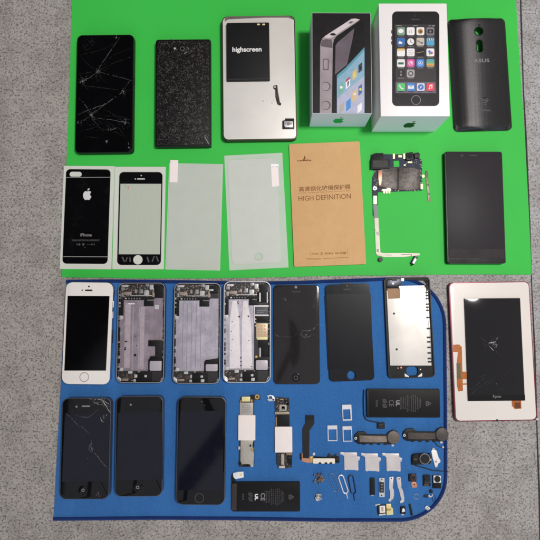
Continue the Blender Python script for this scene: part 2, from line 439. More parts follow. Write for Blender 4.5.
eo = bpy.data.objects.new('edging', finish(bm, 'edging', navy, 60)); COL.objects.link(eo); eo.parent = mo

# ------------------------------------------------------------------ row 1, on the green sheet
K = (60, 0, 3.375)
t = Thing('smartphone', 'black smartphone with a web of cracks across its glossy screen, above the dark back sticker', 'phone',
          [(76.9, 35.0), (133.5, 34.6), (132.8, 152.4), (75.0, 152.8)], 8, ZG)
t.body('body', black_plastic, 0, 7.6, 5, 1.6)
scr = t.body('screen', lcd_black, 7.0, 8.0, 4.2, .5, inset=.9)
t.crop(60, 20, 6.75)
dy = 70*6.75
def B(pts): return [(x, y+dy) for x, y in pts]
t.crack([([(405, 115), (370, 165), (330, 225), (265, 320), (255, 348)], 1.7), ([(255, 348), (205, 385), (150, 415), (122, 420)], 1.9), ([(270, 352), (330, 368), (400, 385), (490, 412)], 1.3),
         ([(470, 410), (430, 480), (360, 530), (290, 575), (210, 600), (120, 640)], 1.5), (B([(360, 60), (300, 100), (210, 165), (140, 225)]), 1.1), (B([(205, 170), (250, 190), (340, 200), (420, 215), (470, 225)]), 1.1),
         (B([(130, 55), (165, 95), (215, 170), (240, 205)]), 1.2), (B([(325, 335), (312, 360)]), 2.4), (B([(335, 275), (380, 255)]), 1.5), (B([(462, 340), (466, 395)]), 1.6)], 8.04, crack_m, parent=scr, w=.19)
t.crack([([(175, 125), (215, 165), (240, 185)],), ([(125, 238), (230, 215), (300, 195), (380, 150)],), ([(150, 440), (260, 455), (420, 475)], 1.4), ([(260, 340), (360, 290), (478, 250)],), ([(140, 250), (200, 310), (250, 345)],),
         ([(130, 365), (245, 345)], 1.3), ([(160, 190), (230, 120)],), ([(150, 165), (180, 205), (210, 190)],), (B([(130, 225), (190, 190), (215, 170), (300, 100)]),), (B([(220, 185), (260, 250), (330, 275)]),), (B([(140, 150), (215, 130), (300, 100)]),),
         (B([(230, 190), (330, 250), (420, 310)]),), (B([(130, 280), (260, 245)]),), (B([(300, 130), (390, 180), (470, 250)]),), (B([(160, 310), (260, 325)]),), (B([(240, 190), (350, 170), (480, 200)]),), (B([(280, 200), (400, 260), (440, 320)]),),
         ([(270, 345), (310, 280), (370, 230), (490, 190)],), ([(415, 480), (450, 440), (478, 400)],)], 8.03, crack_dim, parent=scr, w=.22, seed=5)
rr = random.Random(13); star = []
for X_, Y_, n_ in ((255, 348, 9), (150, 418, 6), (430, 482, 7), (210, 642, 9), (435, 690, 7), (335, 745, 5)):
    for _ in range(n_):
        a = rr.uniform(0, 6.28); d = rr.uniform(25, 95); star.append(([(X_, Y_), (min(486, max(122, X_+d*.6*math.cos(a+.2))), Y_+d*.6*math.sin(a+.2)), (min(488, max(120, X_+d*math.cos(a))), Y_+d*math.sin(a))], rr.uniform(.5, 1.2)))
t.crack(star, 8.035, crack_dim, parent=scr, w=.2, seed=15)
t.chips([(255, 345, 13, 26), (150, 416, 26, 20), (430, 484, 15, 16), (212, 640, 12, 12), (380, 116, 8, 8), (312, 820, 8, 8), (440, 690, 36, 16), (120, 690, 8, 8), (466, 862, 5, 6)], 8.06, crack_bright, parent=scr, seed=77)  # brighter splinters paint in glints at the impact centres
t.chips([(255, 345, 20, 34), (150, 418, 34, 36), (430, 482, 24, 30), (375, 118, 9, 8), (210, 640, 20, 30), (140, 690, 24, 20), (435, 690, 45, 44), (330, 740, 14, 8), (375, 730, 12, 8), (250, 360, 60, 20), (220, 660, 60, 24), (312, 822, 12, 8), (466, 862, 8, 8), (215, 150, 30, 14), (470, 252, 10, 6)], 8.05, crack_m, parent=scr)
t.lrect('side_button', black_plastic, t.w/2-.3*MM, .012, t.w/2+.55*MM, .022, 3, 4.6)

t = Thing('back_cover', 'black phone back with a sparkling mosaic texture and small camera, beside the cracked phone', 'phone back',
          [(155.4, 39.5), (210.3, 39.2), (211.2, 146.4), (155.4, 146.6)], 8, ZG, crop=(148, 32, 7.714))
m, nt, b, v, tc = base_mat('mosaic black')
vo = nt.new('ShaderNodeTexVoronoi'); vo.inputs['Scale'].default_value = 1250; nt.l.new(v, vo.inputs['Vector'])
sep = nt.new('ShaderNodeSeparateColor'); nt.l.new(vo.outputs['Color'], sep.inputs[0])
patch = nt.noise(v, 160, 3, .6)
k = nt.math('MULTIPLY', nt.sstep(sep.outputs[0], .55, 1.0), nt.sstep(patch, .40, .60, .25, 1))
nt.l.new(nt.mix(k, col4((15, 13, 13)), col4((104, 98, 95))), b.inputs['Base Color']); b.inputs['Roughness'].default_value = .38; b.inputs['Metallic'].default_value = .3
t.body('shell', black_plastic, 0, 7.6, 2.2, 1.2)
t.body('textured_panel', m, 7.0, 8.0, 1.6, .5, inset=2.3)
ring = t.disc('camera', deep_black, 265, 128, 34, 7.6, 8.5, .25)
t.disc('lens_ring', steel, 265, 128, 17, 8.4, 8.65, .1, ring, inner=13); t.disc('lens', lens_m, 265, 128, 12.5, 8.3, 8.6, 0, ring)
t.disc('flash', bright_steel, 206, 126, 9, 7.8, 8.2, .1)
t.marks('scratch', crack_m, [[(278, 165), (300, 150), (304, 154), (282, 170)], [(300, 120), (304, 118), (318, 128), (314, 131)]], 8.06)
t.crop(60, 0, 3.375); t.marks('scratch', crack_m, [[(487, 462), (489, 460), (503, 484), (501, 486)]], 8.06)
t.crop(148, 32, 7.714); t.rect('notch', steel, 165, 53, 188, 60, 5.5, 7.7)

t = Thing('metal_shell', 'silver metal device shell with rounded corners, carrying a black battery and small parts', 'device shell',
          [(221.5, 16.4), (294.6, 15.4), (297.6, 139.5), (223.0, 140.2)], 9, ZG)
t.body('shell', mat('dark brown rim', (66, 54, 47), .38, .6), 0, 8.6, 6.5, .6)
t.body('plate', champagne, 7.6, 9.0, 5.6, .4, inset=1.3)
t.crop(215, 8, 6); t.poly('top_reflection', mat('painted grey reflection', (128, 118, 112), .35, .5), [(62, 62), (74, 50), (440, 45), (466, 56), (474, 72), (440, 58), (300, 58), (80, 68), (56, 82)], 8.9, 9.06)  # flat grey strip paints the darker reflection along the rounded top edge
t.crop(215, 75, 6); t.marks('spot', mat('dark scuff', (120, 108, 100), .6), [circle(288, 156, 3.5, 8), circle(342, 166, 3, 8), circle(350, 150, 2.2, 8)], 9.02)
ZS = ZG+9.0*MM
b_ = Thing('battery', 'flat black battery lettered in white lying on the silver metal shell', 'battery',
           [(226.6, 23.0), (268.9, 22.4), (270.2, 80.2), (226.9, 80.6)], 3.6, ZS, crop=(215, 8, 6))
b_.body('casing', soft_black, 0.05, 3.6, 1.2, .5)
b_.text('highscreen', 192, 252, 182, ink_white, 3.64, bold=.022)
for x in (262, 293): b_.rect('contact', pale_gold, x-9, 94, x+7, 103, 3.3, 3.66)
b_.rect('end_strip', mat('dark tape', (44, 40, 40), .5), 78, 424, 330, 428, 3.4, 3.65)
t = Thing('ribbon_cable', 'thin brown broken ribbon strip lying on the silver metal shell', 'ribbon cable', [(272, 85), (281, 85), (281, 105), (272, 105)], .5, ZS, solo=True, crop=(215, 75, 6))
t.poly('ribbon', shield_dark, [(350, 64), (374, 60), (378, 100), (384, 130), (388, 160), (398, 172), (394, 182), (374, 176), (362, 130), (362, 90), (350, 80)], .05, .5, .1)
t.disc('eyelet', bright_steel, 360, 72, 6, .5, .7); t.disc('connector', deep_black, 390, 176, 6, .5, .8)
t = Thing('card_tray', 'tiny black card holder with a silver card, at the metal shell corner', 'card tray', [(282.5, 118), (294.8, 118), (294.8, 131), (282.5, 131)], 1.6, ZS, crop=(275, 110, 18))
t.poly('holder', deep_black, [(185, 150), (345, 150), (348, 340), (135, 340), (135, 190), (185, 185)], .05, 1.3, .2)
t.poly('card', bright_steel, [(165, 200), (325, 200), (320, 305), (185, 310), (165, 285)], 1.25, 1.7, .1)
t.marks('print', ink_grey, [circle(242, 250, 32, 12), [(180, 225), (200, 235), (200, 260), (185, 250)], [(275, 235), (305, 238), (300, 268), (272, 262)]], 1.72)

# -- boxes
def box(name, label, quad, h, group=None):
    return Thing(name, label, 'box', quad, h, ZG, group)
t = box('phone_box', 'black topped phone box with white sides and a picture of a slanted steel rimmed phone', [(312.2, 12.8), (370.9, 12.9), (371.9, 113.3), (311.9, 113.6)], 41)
side_white = mat('white box board', (206, 208, 212), .45, var=.02)
t.body('carton', side_white, 0, 41, .5, .25)
lid = t.body('lid_print', mat('black print', (22, 17, 20), .4, var=.05, spec=.3), 40.8, 41.04, .3, 0, inset=.35)
A0 = (305, 5, 7.397); t.crop(*A0); dB = 60*7.397
def Bq(pts): return [(x, y+dB) for x, y in pts]
art = []
def mk(nm, m, pts, lvl, parent=lid): t.poly(nm, m, pts, 41.0, 41.06+.035*lvl, 0, parent)
bandm = mat('printed steel', (150, 138, 142), .35, var=.25, scale=60); bandl = mat('printed light steel', (196, 184, 184), .35); bandd = mat('printed dark steel', (92, 82, 86), .35); bandk = mat('printed black', (12, 10, 11), .4, spec=.3)
mk('printed_rim', bandm, [(113, 300), (118, 270), (130, 245), (150, 228), (345, 102), (375, 100), (408, 108), (380, 130), (235, 228), (215, 255), (206, 290), (204, 481)]+Bq([(198, 355), (110, 355)]), 0)
mk('printed_rim', bandl, [(150, 228), (345, 102), (375, 100), (405, 108), (372, 126), (225, 222), (205, 238), (175, 246), (140, 240)], 1)
mk('printed_rim', bandd, [(118, 285), (126, 258), (160, 252), (196, 256), (203, 285), (203, 320), (118, 305)], 1)
mk('printed_face', bandk, [(206, 292), (218, 255), (238, 230), (385, 130), (408, 112), (432, 116), (440, 150)]+Bq([(440, 355), (198, 355)]), 1)
mk('printed_glare', mat('printed grey glare', (98, 88, 95), .4, spec=.3, var=.25, scale=45), [(226, 300), (240, 278), (365, 172), (350, 260), (330, 350), (312, 440), (240, 500), (222, 515)], 2)
mk('printed_screen', mat('printed sky blue', (128, 164, 184), .35), Bq([(236, 100), (300, 45), (440, -108), (440, 355), (236, 355)]), 2)
mk('printed_screen', mat('printed pale lilac', (170, 172, 194), .35), Bq([(237, 250), (330, 170), (439, 80), (439, 354), (237, 354)]), 3)
mk('printed_screen', mat('printed teal', (84, 142, 160), .35), Bq([(236, 75), (300, 20), (440, -132), (440, -108), (300, 45), (236, 100)]), 3)
ic = {'green': (110, 168, 140), 'white': (226, 224, 228), 'red': (176, 60, 80), 'sand': (206, 176, 120), 'dark': (52, 62, 74), 'grey': (166, 160, 150), 'blue': (62, 130, 196), 'yellow': (214, 196, 96), 'deep': (70, 98, 160)}
def pm(k): return mat('printed '+k, ic[k], .35)
def slq(cx, cy, w, h, sl=-.85): return Bq([(cx-w, cy-h-sl*w), (cx+w, cy-h+sl*w), (cx+w, cy+h+sl*w), (cx-w, cy+h-sl*w)])
for nm, cx, cy, w, h in (('green', 268, 172, 16, 34), ('white', 318, 132, 16, 34), ('sand', 366, 70, 15, 32), ('dark', 409, 20, 14, 30), ('grey', 271, 315, 17, 30), ('blue', 321, 294, 17, 36), ('sand', 366, 226, 16, 36), ('deep', 408, 184, 13, 34), ('white', 404, 318, 16, 28)):
    mk('printed_icon', pm(nm), slq(cx, cy, w, h), 4)
mk('printed_icon', pm('red'), slq(318, 106, 16, 9), 5); mk('printed_icon', pm('yellow'), Bq(circle(410, 180, 10, 12)), 5); mk('printed_icon', pm('white'), Bq(circle(368, 215, 9, 12)), 5)
mk('printed_icon', bandk, Bq(circle(409, 20, 8, 12)), 5); mk('printed_icon', pm('white'), Bq(circle(268, 165, 11, 12)), 5); mk('printed_icon', pm('dark'), Bq([(314, 125), (326, 116), (326, 124), (320, 158), (313, 160)]), 5)
mk('printed_icon', pm('yellow'), Bq([(360, 60), (368, 52), (374, 84), (356, 96)]), 5)
for y in (158, 298):
    t.poly('printed_button', bandd, Bq(circle(155, y, 34, 24)), 41.0, 41.14, 0, lid); t.poly('printed_button', bandm, Bq(circle(151, y+1, 29, 24)), 41.0, 41.17, 0, lid)
t.poly('printed_switch', bandd, rrect(132, 398, 176, 482, 8), 41.0, 41.14, 0, lid); t.poly('printed_switch', bandm, rrect(138, 404, 168, 474, 7), 41.0, 41.17, 0, lid)
t.poly('printed_jack', bandk, circle(207, 217, 21, 18, 9), 41.0, 41.17, 0, lid); t.poly('printed_button', bandd, [(318, 134), (340, 120), (362, 122), (340, 138)], 41.0, 41.17, 0, lid)
def front_emblem(t, m, size, zc, fx):
    y = -t.h/2-.00004; bm = bmesh.new()
    for q in (APPLE, LEAF):
        vs = [bm.verts.new((fx+a*size, y, zc+(b-.1)*size)) for a, b in q]; f = bm.faces.new(vs)
    e = bmesh.ops.extrude_face_region(bm, geom=bm.faces[:])
    for g in e['geom']:
        if isinstance(g, bmesh.types.BMVert): g.co.y += .00008
    return t.add('emblem', finish(bm, 'emblem', m, 0))
front_emblem(t, mat('green foil', (46, 150, 84), .3, .3), .016, .021, -.001)

t = box('phone_box', 'white phone box printed with a black phone showing rows of app icons', [(377.6, 3.2), (447.0, 4.0), (449.4, 116.1), (382.0, 116.2)], 49)
t.body('carton', mat('white coated board', (228, 222, 220), .4, var=.015), 0, 49, .6, .3)
t.crop(372, 5, 6.923); dB = 65*6.923
ph = t.poly('printed_phone', mat('printed phone black', (28, 25, 27), .35, spec=.3), rrect(139, 44, 466, 250+dB, 34, 8), 48.9, 49.05)
for y in (186, 228, 262): t.rect('printed_button', bandd, 132, y-12, 140, y+12, 48.9, 49.06, parent=ph)
sc_ = t.rect('printed_screen', mat('printed dark wallpaper', (48, 43, 45), .35, var=.2, scale=30), 163, 134, 440, 160+dB, 49.0, 49.09, parent=ph)
dk = t.rect('printed_dock', mat('printed dock', (96, 88, 104), .3), 163, 82+dB, 440, 160+dB, 49.0, 49.12, parent=ph)
def icon(cx, cy, rgb, r=27, lvl=0, shape=None):
    m = mat('ink %d %d %d' % rgb, rgb, .3)
    if shape is None: t.poly('printed_icon', m, rrect(cx-r, cy-r, cx+r, cy+r, 9, 4), 49.0, 49.15+.03*lvl, 0, ph)
    else: t.poly('printed_icon', m, shape, 49.0, 49.15+.03*lvl, 0, ph)
cx_, ry_ = (201, 268, 335, 404), (181, 254, 328, 402, 472)
W = (226, 222, 220)
icon(201, 181, (120, 150, 126)); icon(0, 0, W, 0, 1, circle(200, 180, 19, 16, 15))
icon(268, 181, W); t.text('12', 268, 184, 22, ink_grey, 49.2, parent=ph, name='printed_icon')
icon(335, 181, W); icon(0, 0, (176, 128, 60), 0, 1, circle(335, 182, 18, 14)); icon(0, 0, (70, 80, 60), 0, 2, circle(337, 185, 9, 10))
icon(404, 181, (120, 114, 118)); icon(0, 0, (40, 36, 40), 0, 1, rrect(384, 168, 424, 197, 6)); icon(0, 0, (120, 114, 118), 0, 2, circle(404, 183, 8, 12))
icon(201, 254, (56, 104, 170)); icon(0, 0, W, 0, 1, [(182, 262), (190, 250), (202, 254), (212, 262), (206, 268), (186, 268)])
icon(268, 254, (36, 34, 36)); icon(0, 0, W, 0, 1, circle(268, 254, 24, 18)); icon(0, 0, (60, 60, 60), 0, 2, [(266, 238), (269, 238), (269, 255), (280, 262), (278, 265), (266, 257)])
icon(335, 254, (190, 178, 160)); icon(0, 0, (140, 134, 128), 0, 1, [(312, 240), (352, 262), (352, 272), (312, 252)]); icon(0, 0, (90, 120, 170), 0, 2, circle(345, 262, 8, 12))
icon(404, 254, (86, 156, 190)); icon(0, 0, (40, 60, 70), 0, 1, [(380, 232), (428, 232), (428, 246), (380, 246)])
for q in (386, 398, 410, 422): icon(0, 0, W, 0, 2, [(q-4, 246), (q, 232), (q+5, 232), (q+1, 246)])
icon(201, 328, W); icon(0, 0, (214, 178, 110), 0, 1, rrect(175, 301, 227, 316, 6))
icon(268, 328, W)
for q in (316, 328, 340): icon(0, 0, (190, 170, 168), 0, 1, [(252, q-1.5), (288, q-1.5), (288, q+1.5), (252, q+1.5)])
icon(335, 328, (30, 28, 30)); icon(0, 0, (150, 120, 90), 0, 1, [(310, 330), (335, 324), (360, 320), (360, 324), (335, 329), (310, 335)])
icon(404, 328, W); icon(0, 0, (186, 80, 150), 0, 1, circle(412, 332, 10, 12)); icon(0, 0, (80, 120, 200), 0, 2, circle(398, 322, 9, 12)); icon(0, 0, (90, 170, 100), 0, 3, circle(400, 337, 7, 12))
icon(201, 402, W); icon(0, 0, (90, 130, 110), 0, 1, [(180, 396), (220, 396), (220, 412), (180, 412)]); icon(0, 0, (60, 60, 64), 0, 2, [(184, 404), (216, 404), (216, 409), (184, 409)])
icon(268, 402, (204, 76, 148)); icon(0, 0, W, 0, 1, circle(268, 402, 17, 16)); icon(0, 0, (204, 76, 148), 0, 2, circle(268, 402, 14, 16)); icon(0, 0, W, 0, 3, [(262, 394), (276, 391), (276, 408), (271, 408), (271, 398), (265, 399), (265, 411), (260, 411)])
icon(335, 402, (58, 124, 200)); icon(0, 0, W, 0, 1, circle(335, 402, 17, 16)); icon(0, 0, (58, 124, 200), 0, 2, circle(335, 402, 14, 16)); icon(0, 0, W, 0, 3, [(335, 390), (344, 410), (339, 410), (335, 400), (331, 410), (326, 410)])
icon(404, 402, (96, 170, 140))
for q, c in ((381, (90, 140, 190)), (393, (110, 170, 110)), (406, (214, 150, 70)), (418, (196, 120, 70))): icon(0, 0, c, 0, 1, [(378, q), (430, q), (430, q+9), (378, q+9)])
icon(201, 472, (44, 40, 42)); icon(0, 0, (150, 140, 140), 0, 1, [(198, 455), (204, 455), (206, 490), (196, 490)]); icon(0, 0, (44, 40, 42), 0, 2, circle(201, 472, 5, 10))
icon(268, 474, (160, 152, 154)); icon(0, 0, (84, 78, 80), 0, 1, circle(268, 474, 18, 16)); icon(0, 0, (170, 162, 164), 0, 2, circle(268, 474, 10, 12))
y = 118+dB
icon(202, y, (84, 186, 104)); t.text('✆', 202, y, 30, ink_white, 49.2, parent=ph, name='printed_icon') if False else icon(0, 0, W, 0, 1, [(188, y-12), (193, y-16), (199, y-8), (196, y-3), (206, y+7), (211, y+4), (219, y+11), (214, y+16), (204, y+14), (192, y+2)])
icon(270, y, (70, 130, 200)); icon(0, 0, W, 0, 1, [(250, y-12), (290, y-12), (290, y+12), (250, y+12)]); icon(0, 0, (170, 180, 196), 0, 2, [(250, y-12), (270, y+4), (290, y-12)])
icon(338, y, (200, 202, 208)); icon(0, 0, (60, 110, 186), 0, 1, circle(338, y, 20, 18)); icon(0, 0, W, 0, 2, [(346, y-12), (341, y+3), (330, y+12), (335, y-3)])
icon(405, y, (222, 60, 80)); icon(0, 0, W, 0, 1, [(398, y-14), (418, y-18), (418, y+8), (409, y+12), (409, y+4), (413, y+3), (413, y-9), (403, y-7), (403, y+12), (393, y+16), (393, y+8), (398, y+6)])
lab = []
for j, yy in enumerate(ry_):
    for i, xx in enumerate(cx_):
        if j == 4 and i > 1: continue
        lab += [[(xx-20, yy+32), (xx+20, yy+32), (xx+20, yy+35.5), (xx-20, yy+35.5)]]
lab += [[(xx-18, y+31), (xx+18, y+31), (xx+18, y+34), (xx-18, y+34)] for xx in (202, 270, 338, 405)]
lab += [[(168, 141), (206, 141), (206, 145), (168, 145)], [(285, 141), (318, 141), (318, 145), (285, 145)], [(392, 141), (410, 141), (410, 145), (392, 145)], [(416, 140), (436, 140), (436, 147), (416, 147)]]
t.marks('printed_caption', ink_grey, lab, 49.1, .02, ph)
t.marks('printed_speaker', mat('printed speaker', (62, 58, 58), .3), [rrect(272, 96, 330, 104, 4), circle(300, 76, 4, 10)], 49.05, .03, ph)
t.poly('printed_home_button', ink_grey, circle(305, 208+dB, 33, 26), 49.0, 49.09, 0, ph); t.poly('printed_home_button', mat('printed phone black', (28, 25, 27), .35, spec=.3), circle(305, 208+dB, 29.5, 26), 49.0, 49.12, 0, ph)
front_emblem(t, ink_black, .0175, .024, .0015)
# -- curved back cover
t = Thing('back_cover', 'dark grey curved phone back cover with brushed streaks, right of the white box', 'phone back',
          [(449.0, 18.8), (504.6, 17.4), (513.8, 129.8), (453.4, 131.4)], 3, ZG, crop=(440, 10, 6.75))
m, nt, b, v, tc = base_mat('brushed graphite')
sc = nt.new('ShaderNodeVectorMath', operation='MULTIPLY'); nt.l.new(v, sc.inputs[0]); sc.inputs[1].default_value = (.06, 1, 1)
ln = nt.noise(sc.outputs[0], 1500, 3, .7)
nt.l.new(nt.mix(ln, col4((34, 33, 35)), col4((68, 66, 66))), b.inputs['Base Color']); b.inputs['Metallic'].default_value = .6; b.inputs['Roughness'].default_value = .42
b.inputs['Anisotropic'].default_value = .9; b.inputs['Anisotropic Rotation'].default_value = .25; tg = nt.new('ShaderNodeTangent', direction_type='RADIAL', axis='Y')
nt.l.new(tg.outputs[0], b.inputs['Tangent']); b.inputs['Coat Weight'].default_value = .0
bn = nt.new('ShaderNodeBump'); bn.inputs['Strength'].default_value = .25; bn.inputs['Distance'].default_value = .0002
sc2 = nt.new('ShaderNodeVectorMath', operation='MULTIPLY'); nt.l.new(v, sc2.inputs[0]); sc2.inputs[1].default_value = (1, .012, 1)
nt.l.new(nt.math('ADD', ln, nt.math('MULTIPLY', nt.noise(sc2.outputs[0], 260, 1, .5), 1.6)), bn.inputs['Height']); nt.l.new(bn.outputs[0], b.inputs['Normal'])
bm = bmesh.new(); NX, NY = 44, 80; G = {}
def se(u): return max(0.0, 1-abs(u)**7)
for i in range(NX+1):
    for j in range(NY+1):
        u, w = -1+2*i/NX, -1+2*j/NY
        # rounded rectangle mapping
        ex, ey = t.w/2, t.h/2; rc = .0062
        x, y = u*ex, w*ey
        ax, ay = abs(x)-(ex-rc), abs(y)-(ey-rc)
        if ax > 0 and ay > 0:
            d = math.hypot(ax, ay); mx = max(ax, ay)
            if d > 0: x = math.copysign(ex-rc+ax*mx/d, x); y = math.copysign(ey-rc+ay*mx/d, y)
        z = .0012+.0076*(1-.62*u*u-.03*w*w)*se(u)**.8*(max(0.0, 1-abs(w)**22))**.6+.0002
        G[i, j] = bm.verts.new((x, y, z))
for i in range(NX):
    for j in range(NY): bm.faces.new((G[i, j], G[i+1, j], G[i+1, j+1], G[i, j+1]))
shell = t.add('shell', finish(bm, 'shell', m, 60))
def modify(o, cutters):
    sd = o.modifiers.new('s', 'SOLIDIFY'); sd.thickness = .0009; sd.offset = -1
    tmp = []
    for pts in cutters:
        bm = bmesh.new(); prism(bm, pts, -.004, .02); me = finish(bm, 'cut', m, 0)
        c = bpy.data.objects.new('cut', me); COL.objects.link(c); c.matrix_world = t.M; tmp.append(c)
        bo = o.modifiers.new('b', 'BOOLEAN'); bo.operation = 'DIFFERENCE'; bo.object = c; bo.solver = 'EXACT'
    bpy.context.view_layer.update(); dg = bpy.context.evaluated_depsgraph_get()
    me = bpy.data.meshes.new_from_object(o.evaluated_get(dg)); o.modifiers.clear(); o.data = me
    for p in me.polygons: p.use_smooth = True
    me.set_sharp_from_angle(angle=math.radians(35)); me.name = 'shell'
    for c in tmp: bpy.data.objects.remove(c)
bpy.context.view_layer.update()
cx0, cy0 = t.L(261, 146, .008); kx, ky = t.L(266, 246, .008); fx, fy = t.L(262, 105, .008)
def slot(cx, cy, w, h, r): return rrect(cx-w, cy-h, cx+w, cy+h, r)
modify(shell, [circle(cx0, cy0, .0054, 26), slot(kx, ky, .0038, .0082, .0036)])
t.lpoly('flash_window', lens_m, circle(fx, fy, .0016, 14), 6, 8.9)
t.lpoly('camera_ring', deep_black, circle(cx0, cy0, .0062, 28), 7.9, 9.15, .2, [circle(cx0, cy0, .0052, 28)])
t.lpoly('button_rim', deep_black, slot(kx, ky, .0046, .0090, .0043), 7.9, 9.05, .2, [slot(kx, ky, .0037, .0081, .0035)])
t.text('ASUS', 281, 341, 108, ink_grey, 9.2, Hh=26, bold=.015)
t.crop(440, 70, 6.75)
bm = bmesh.new(); x, y = t.L(296, 203, .0088)
for a0, a1, rx, ry in ((-150, 140, .0050, .0034), (30, 200, .0050, .0034)):
    n = 26; prev = None
    for k in range(n+1):
        a = math.radians(a0+(a1-a0)*k/n); w = .00036*(.4+.6*math.sin(PI*k/n))
        p = Vector((x+rx*math.cos(a), y+ry*math.sin(a))); d = Vector((math.cos(a), math.sin(a)))*w
        q = (bm.verts.new((*(p+d), .00925)), bm.verts.new((*(p-d), .00925)))
        if prev: bm.faces.new((prev[0], prev[1], q[1], q[0]))
        prev = q
t.add('emblem', finish(bm, 'emblem', ink_dim, 0))
t.text('intel', 296, 203, 40, ink_dim, 9.25, bold=.01); t.text('inside', 297, 232, 40, ink_dim, 9.25); t.text('ZenFone', 300, 272, 82, ink_dim, 9.25, bold=.01)

# -- back sticker and front glass on their cards
t = Thing('back_sticker', 'glossy black phone back sticker with a white apple emblem on a pale backing card', 'sticker', [(64.8, 165.8), (114.0, 166.2), (112.0, 269.2), (58.8, 269.0)], .5, ZG, crop=(50, 140, 3.857))
t.body('backing_card', paper_card, 0.03, .5, .6)
q = [t.L(x, y, .0007) for x, y in ((60, 114), (233, 112), (223, 478), (50, 477))]
xs = [p[0] for p in q]; x0, x1 = (q[0][0]+q[3][0])/2, (q[1][0]+q[2][0])/2; y1, y0 = (q[0][1]+q[1][1])/2, (q[2][1]+q[3][1])/2
hx, hy = t.L(99, 132, .0007)
fl_ = t.lrect('film', glass_black, x0, y0, x1, y1, .5, .8, 5.2, 0, holes=[rrect(hx-.0077, hy-.0032, hx+.0077, hy+.0032, .0031)])
t.marks('print_line', ink_grey, [[(62, 143.5), (231, 142.5), (231, 145), (62, 146)], [(52, 448), (224, 449), (224, 452), (52, 451)]], .82, parent=fl_)
emblem(t, mat('silver print', (206, 204, 204), .4), 144, 209, 40, .82, fl_)
t.text('iPhone', 139, 366, 44, ink_grey, .83, bold=.02, parent=fl_)
rr = random.Random(4)
def dash(x0, x1, y, h, n, rnd=rr):
    out = []; x = x0; st = (x1-x0)/n
    for _ in range(n):
        w = st*rnd.uniform(.5, .85); out.append([(x, y-h), (x+w, y-h), (x+w, y+h), (x, y+h)]); x += st
    return out
t.marks('small_print', ink_dim, dash(84, 193, 385, .9, 22)+dash(86, 190, 388.5, .9, 20), .83, parent=fl_)
t.crop(70, 225, 13.5)
t.marks('small_print', ink_dim, [rrect(90, 252, 104, 272), rrect(116, 250, 138, 274), rrect(168, 248, 192, 276), rrect(228, 262, 244, 266), rrect(252, 262, 268, 266), rrect(280, 254, 292, 270), rrect(300, 254, 306, 270), rrect(322, 248, 330, 276), rrect(190, 300, 212, 304)], .83, parent=fl_)
t.crop(50, 140, 3.857); t.marks('emblem', ink_white, [circle(146, 189, 1.2, 6)], .83, parent=fl_)

t = Thing('screen_glass', 'clear phone front glass with a black border and round home opening on a pale card', 'screen glass', [(114.8, 166.6), (165.6, 167.0), (164.0, 269.2), (112.4, 269.2)], .5, ZG, crop=(50, 140, 3.857))
t.body('backing_card', paper_card, 0.03, .5, .6)
q = [t.L(x, y, .0009) for x, y in ((272, 124), (437, 123), (425, 482), (254, 482))]
x0, x1 = (q[0][0]+q[3][0])/2, (q[1][0]+q[2][0])/2; y1, y0 = (q[0][1]+q[1][1])/2, (q[2][1]+q[3][1])/2
wx0, wy0, wx1, wy1 = t.box2(268, 168, 427, 440, .9)
hx, hy = t.L(339, 462, .0009); sx, sy = t.L(351, 150, .0009); dx_, dy_ = t.L(352, 137, .0009); d2x, d2y = t.L(329, 150, .0009)
t.lrect('black_border', glass_bezel, x0, y0, x1, y1, .55, .9, 5.4, 0, holes=[rrect(wx0, wy0, wx1, wy1, .0003), circle(hx, hy, .0059), rrect(sx-.005, sy-.0008, sx+.005, sy+.0008, .0007), circle(dx_, dy_, .0009, 10), circle(d2x, d2y, .0009, 10)])
m, nt, b, v, tc = base_mat('clear film')
wv = nt.new('ShaderNodeTexWave', bands_direction='X'); wv.inputs['Scale'].default_value = 190; nt.l.new(v, wv.inputs['Vector'])
nt.l.new(nt.mix(nt.math('MULTIPLY', wv.outputs['Fac'], .22), col4((182, 188, 174)), col4((156, 162, 150))), b.inputs['Base Color'])
b.inputs['Roughness'].default_value = .16
t.lrect('clear_window', m, wx0+.0001, wy0+.0001, wx1-.0001, wy1-.0001, .55, .82)
t.marks('print_mark', mat('faded red print', (188, 120, 104), .5), [rrect(300, 176, 303, 190), rrect(291, 172, 293, 184)], .84)
t.marks('print_mark', ink_dim, [[(276, 452), (281, 450), (290, 470), (285, 470)], [(296, 452), (300, 452), (294, 470), (291, 468)], [(306, 450), (310, 452), (312, 470), (307, 470)], [(372, 452), (377, 450), (384, 470), (379, 472)], [(392, 470), (396, 470), (404, 448), (400, 448)], [(408, 450), (412, 448), (420, 468), (416, 470)]], .92)

# -- two clear protectors in sleeves
def film_mat(name, rgb, tr, grid=0.0):
    m, nt, b, v, tc = base_mat(name)
    br = nt.new('ShaderNodeTexBrick', offset=0.0); br.inputs['Scale'].default_value = 150; br.inputs['Mortar Size'].default_value = .08
    br.inputs['Brick Width'].default_value = 9; br.inputs['Row Height'].default_value = .5; nt.l.new(v, br.inputs['Vector'])
    fine = nt.noise(v, 60, 3, .5)
    c = nt.mix(fine, col4(rgb, .95), col4(rgb, 1.05))
    c = nt.mix(nt.math('MULTIPLY', br.outputs['Fac'], grid), c, col4((160, 162, 156)))
    nt.l.new(c, b.inputs['Base Color']); b.inputs['Roughness'].default_value = .22; b.inputs['Alpha'].default_value = 1-tr
    bn = nt.new('ShaderNodeBump'); bn.inputs['Strength'].default_value = .1; bn.inputs['Distance'].default_value = .001
    nt.l.new(nt.noise(v, 45, 2, .5), bn.inputs['Height']); nt.l.new(bn.outputs[0], b.inputs['Normal'])
    return m
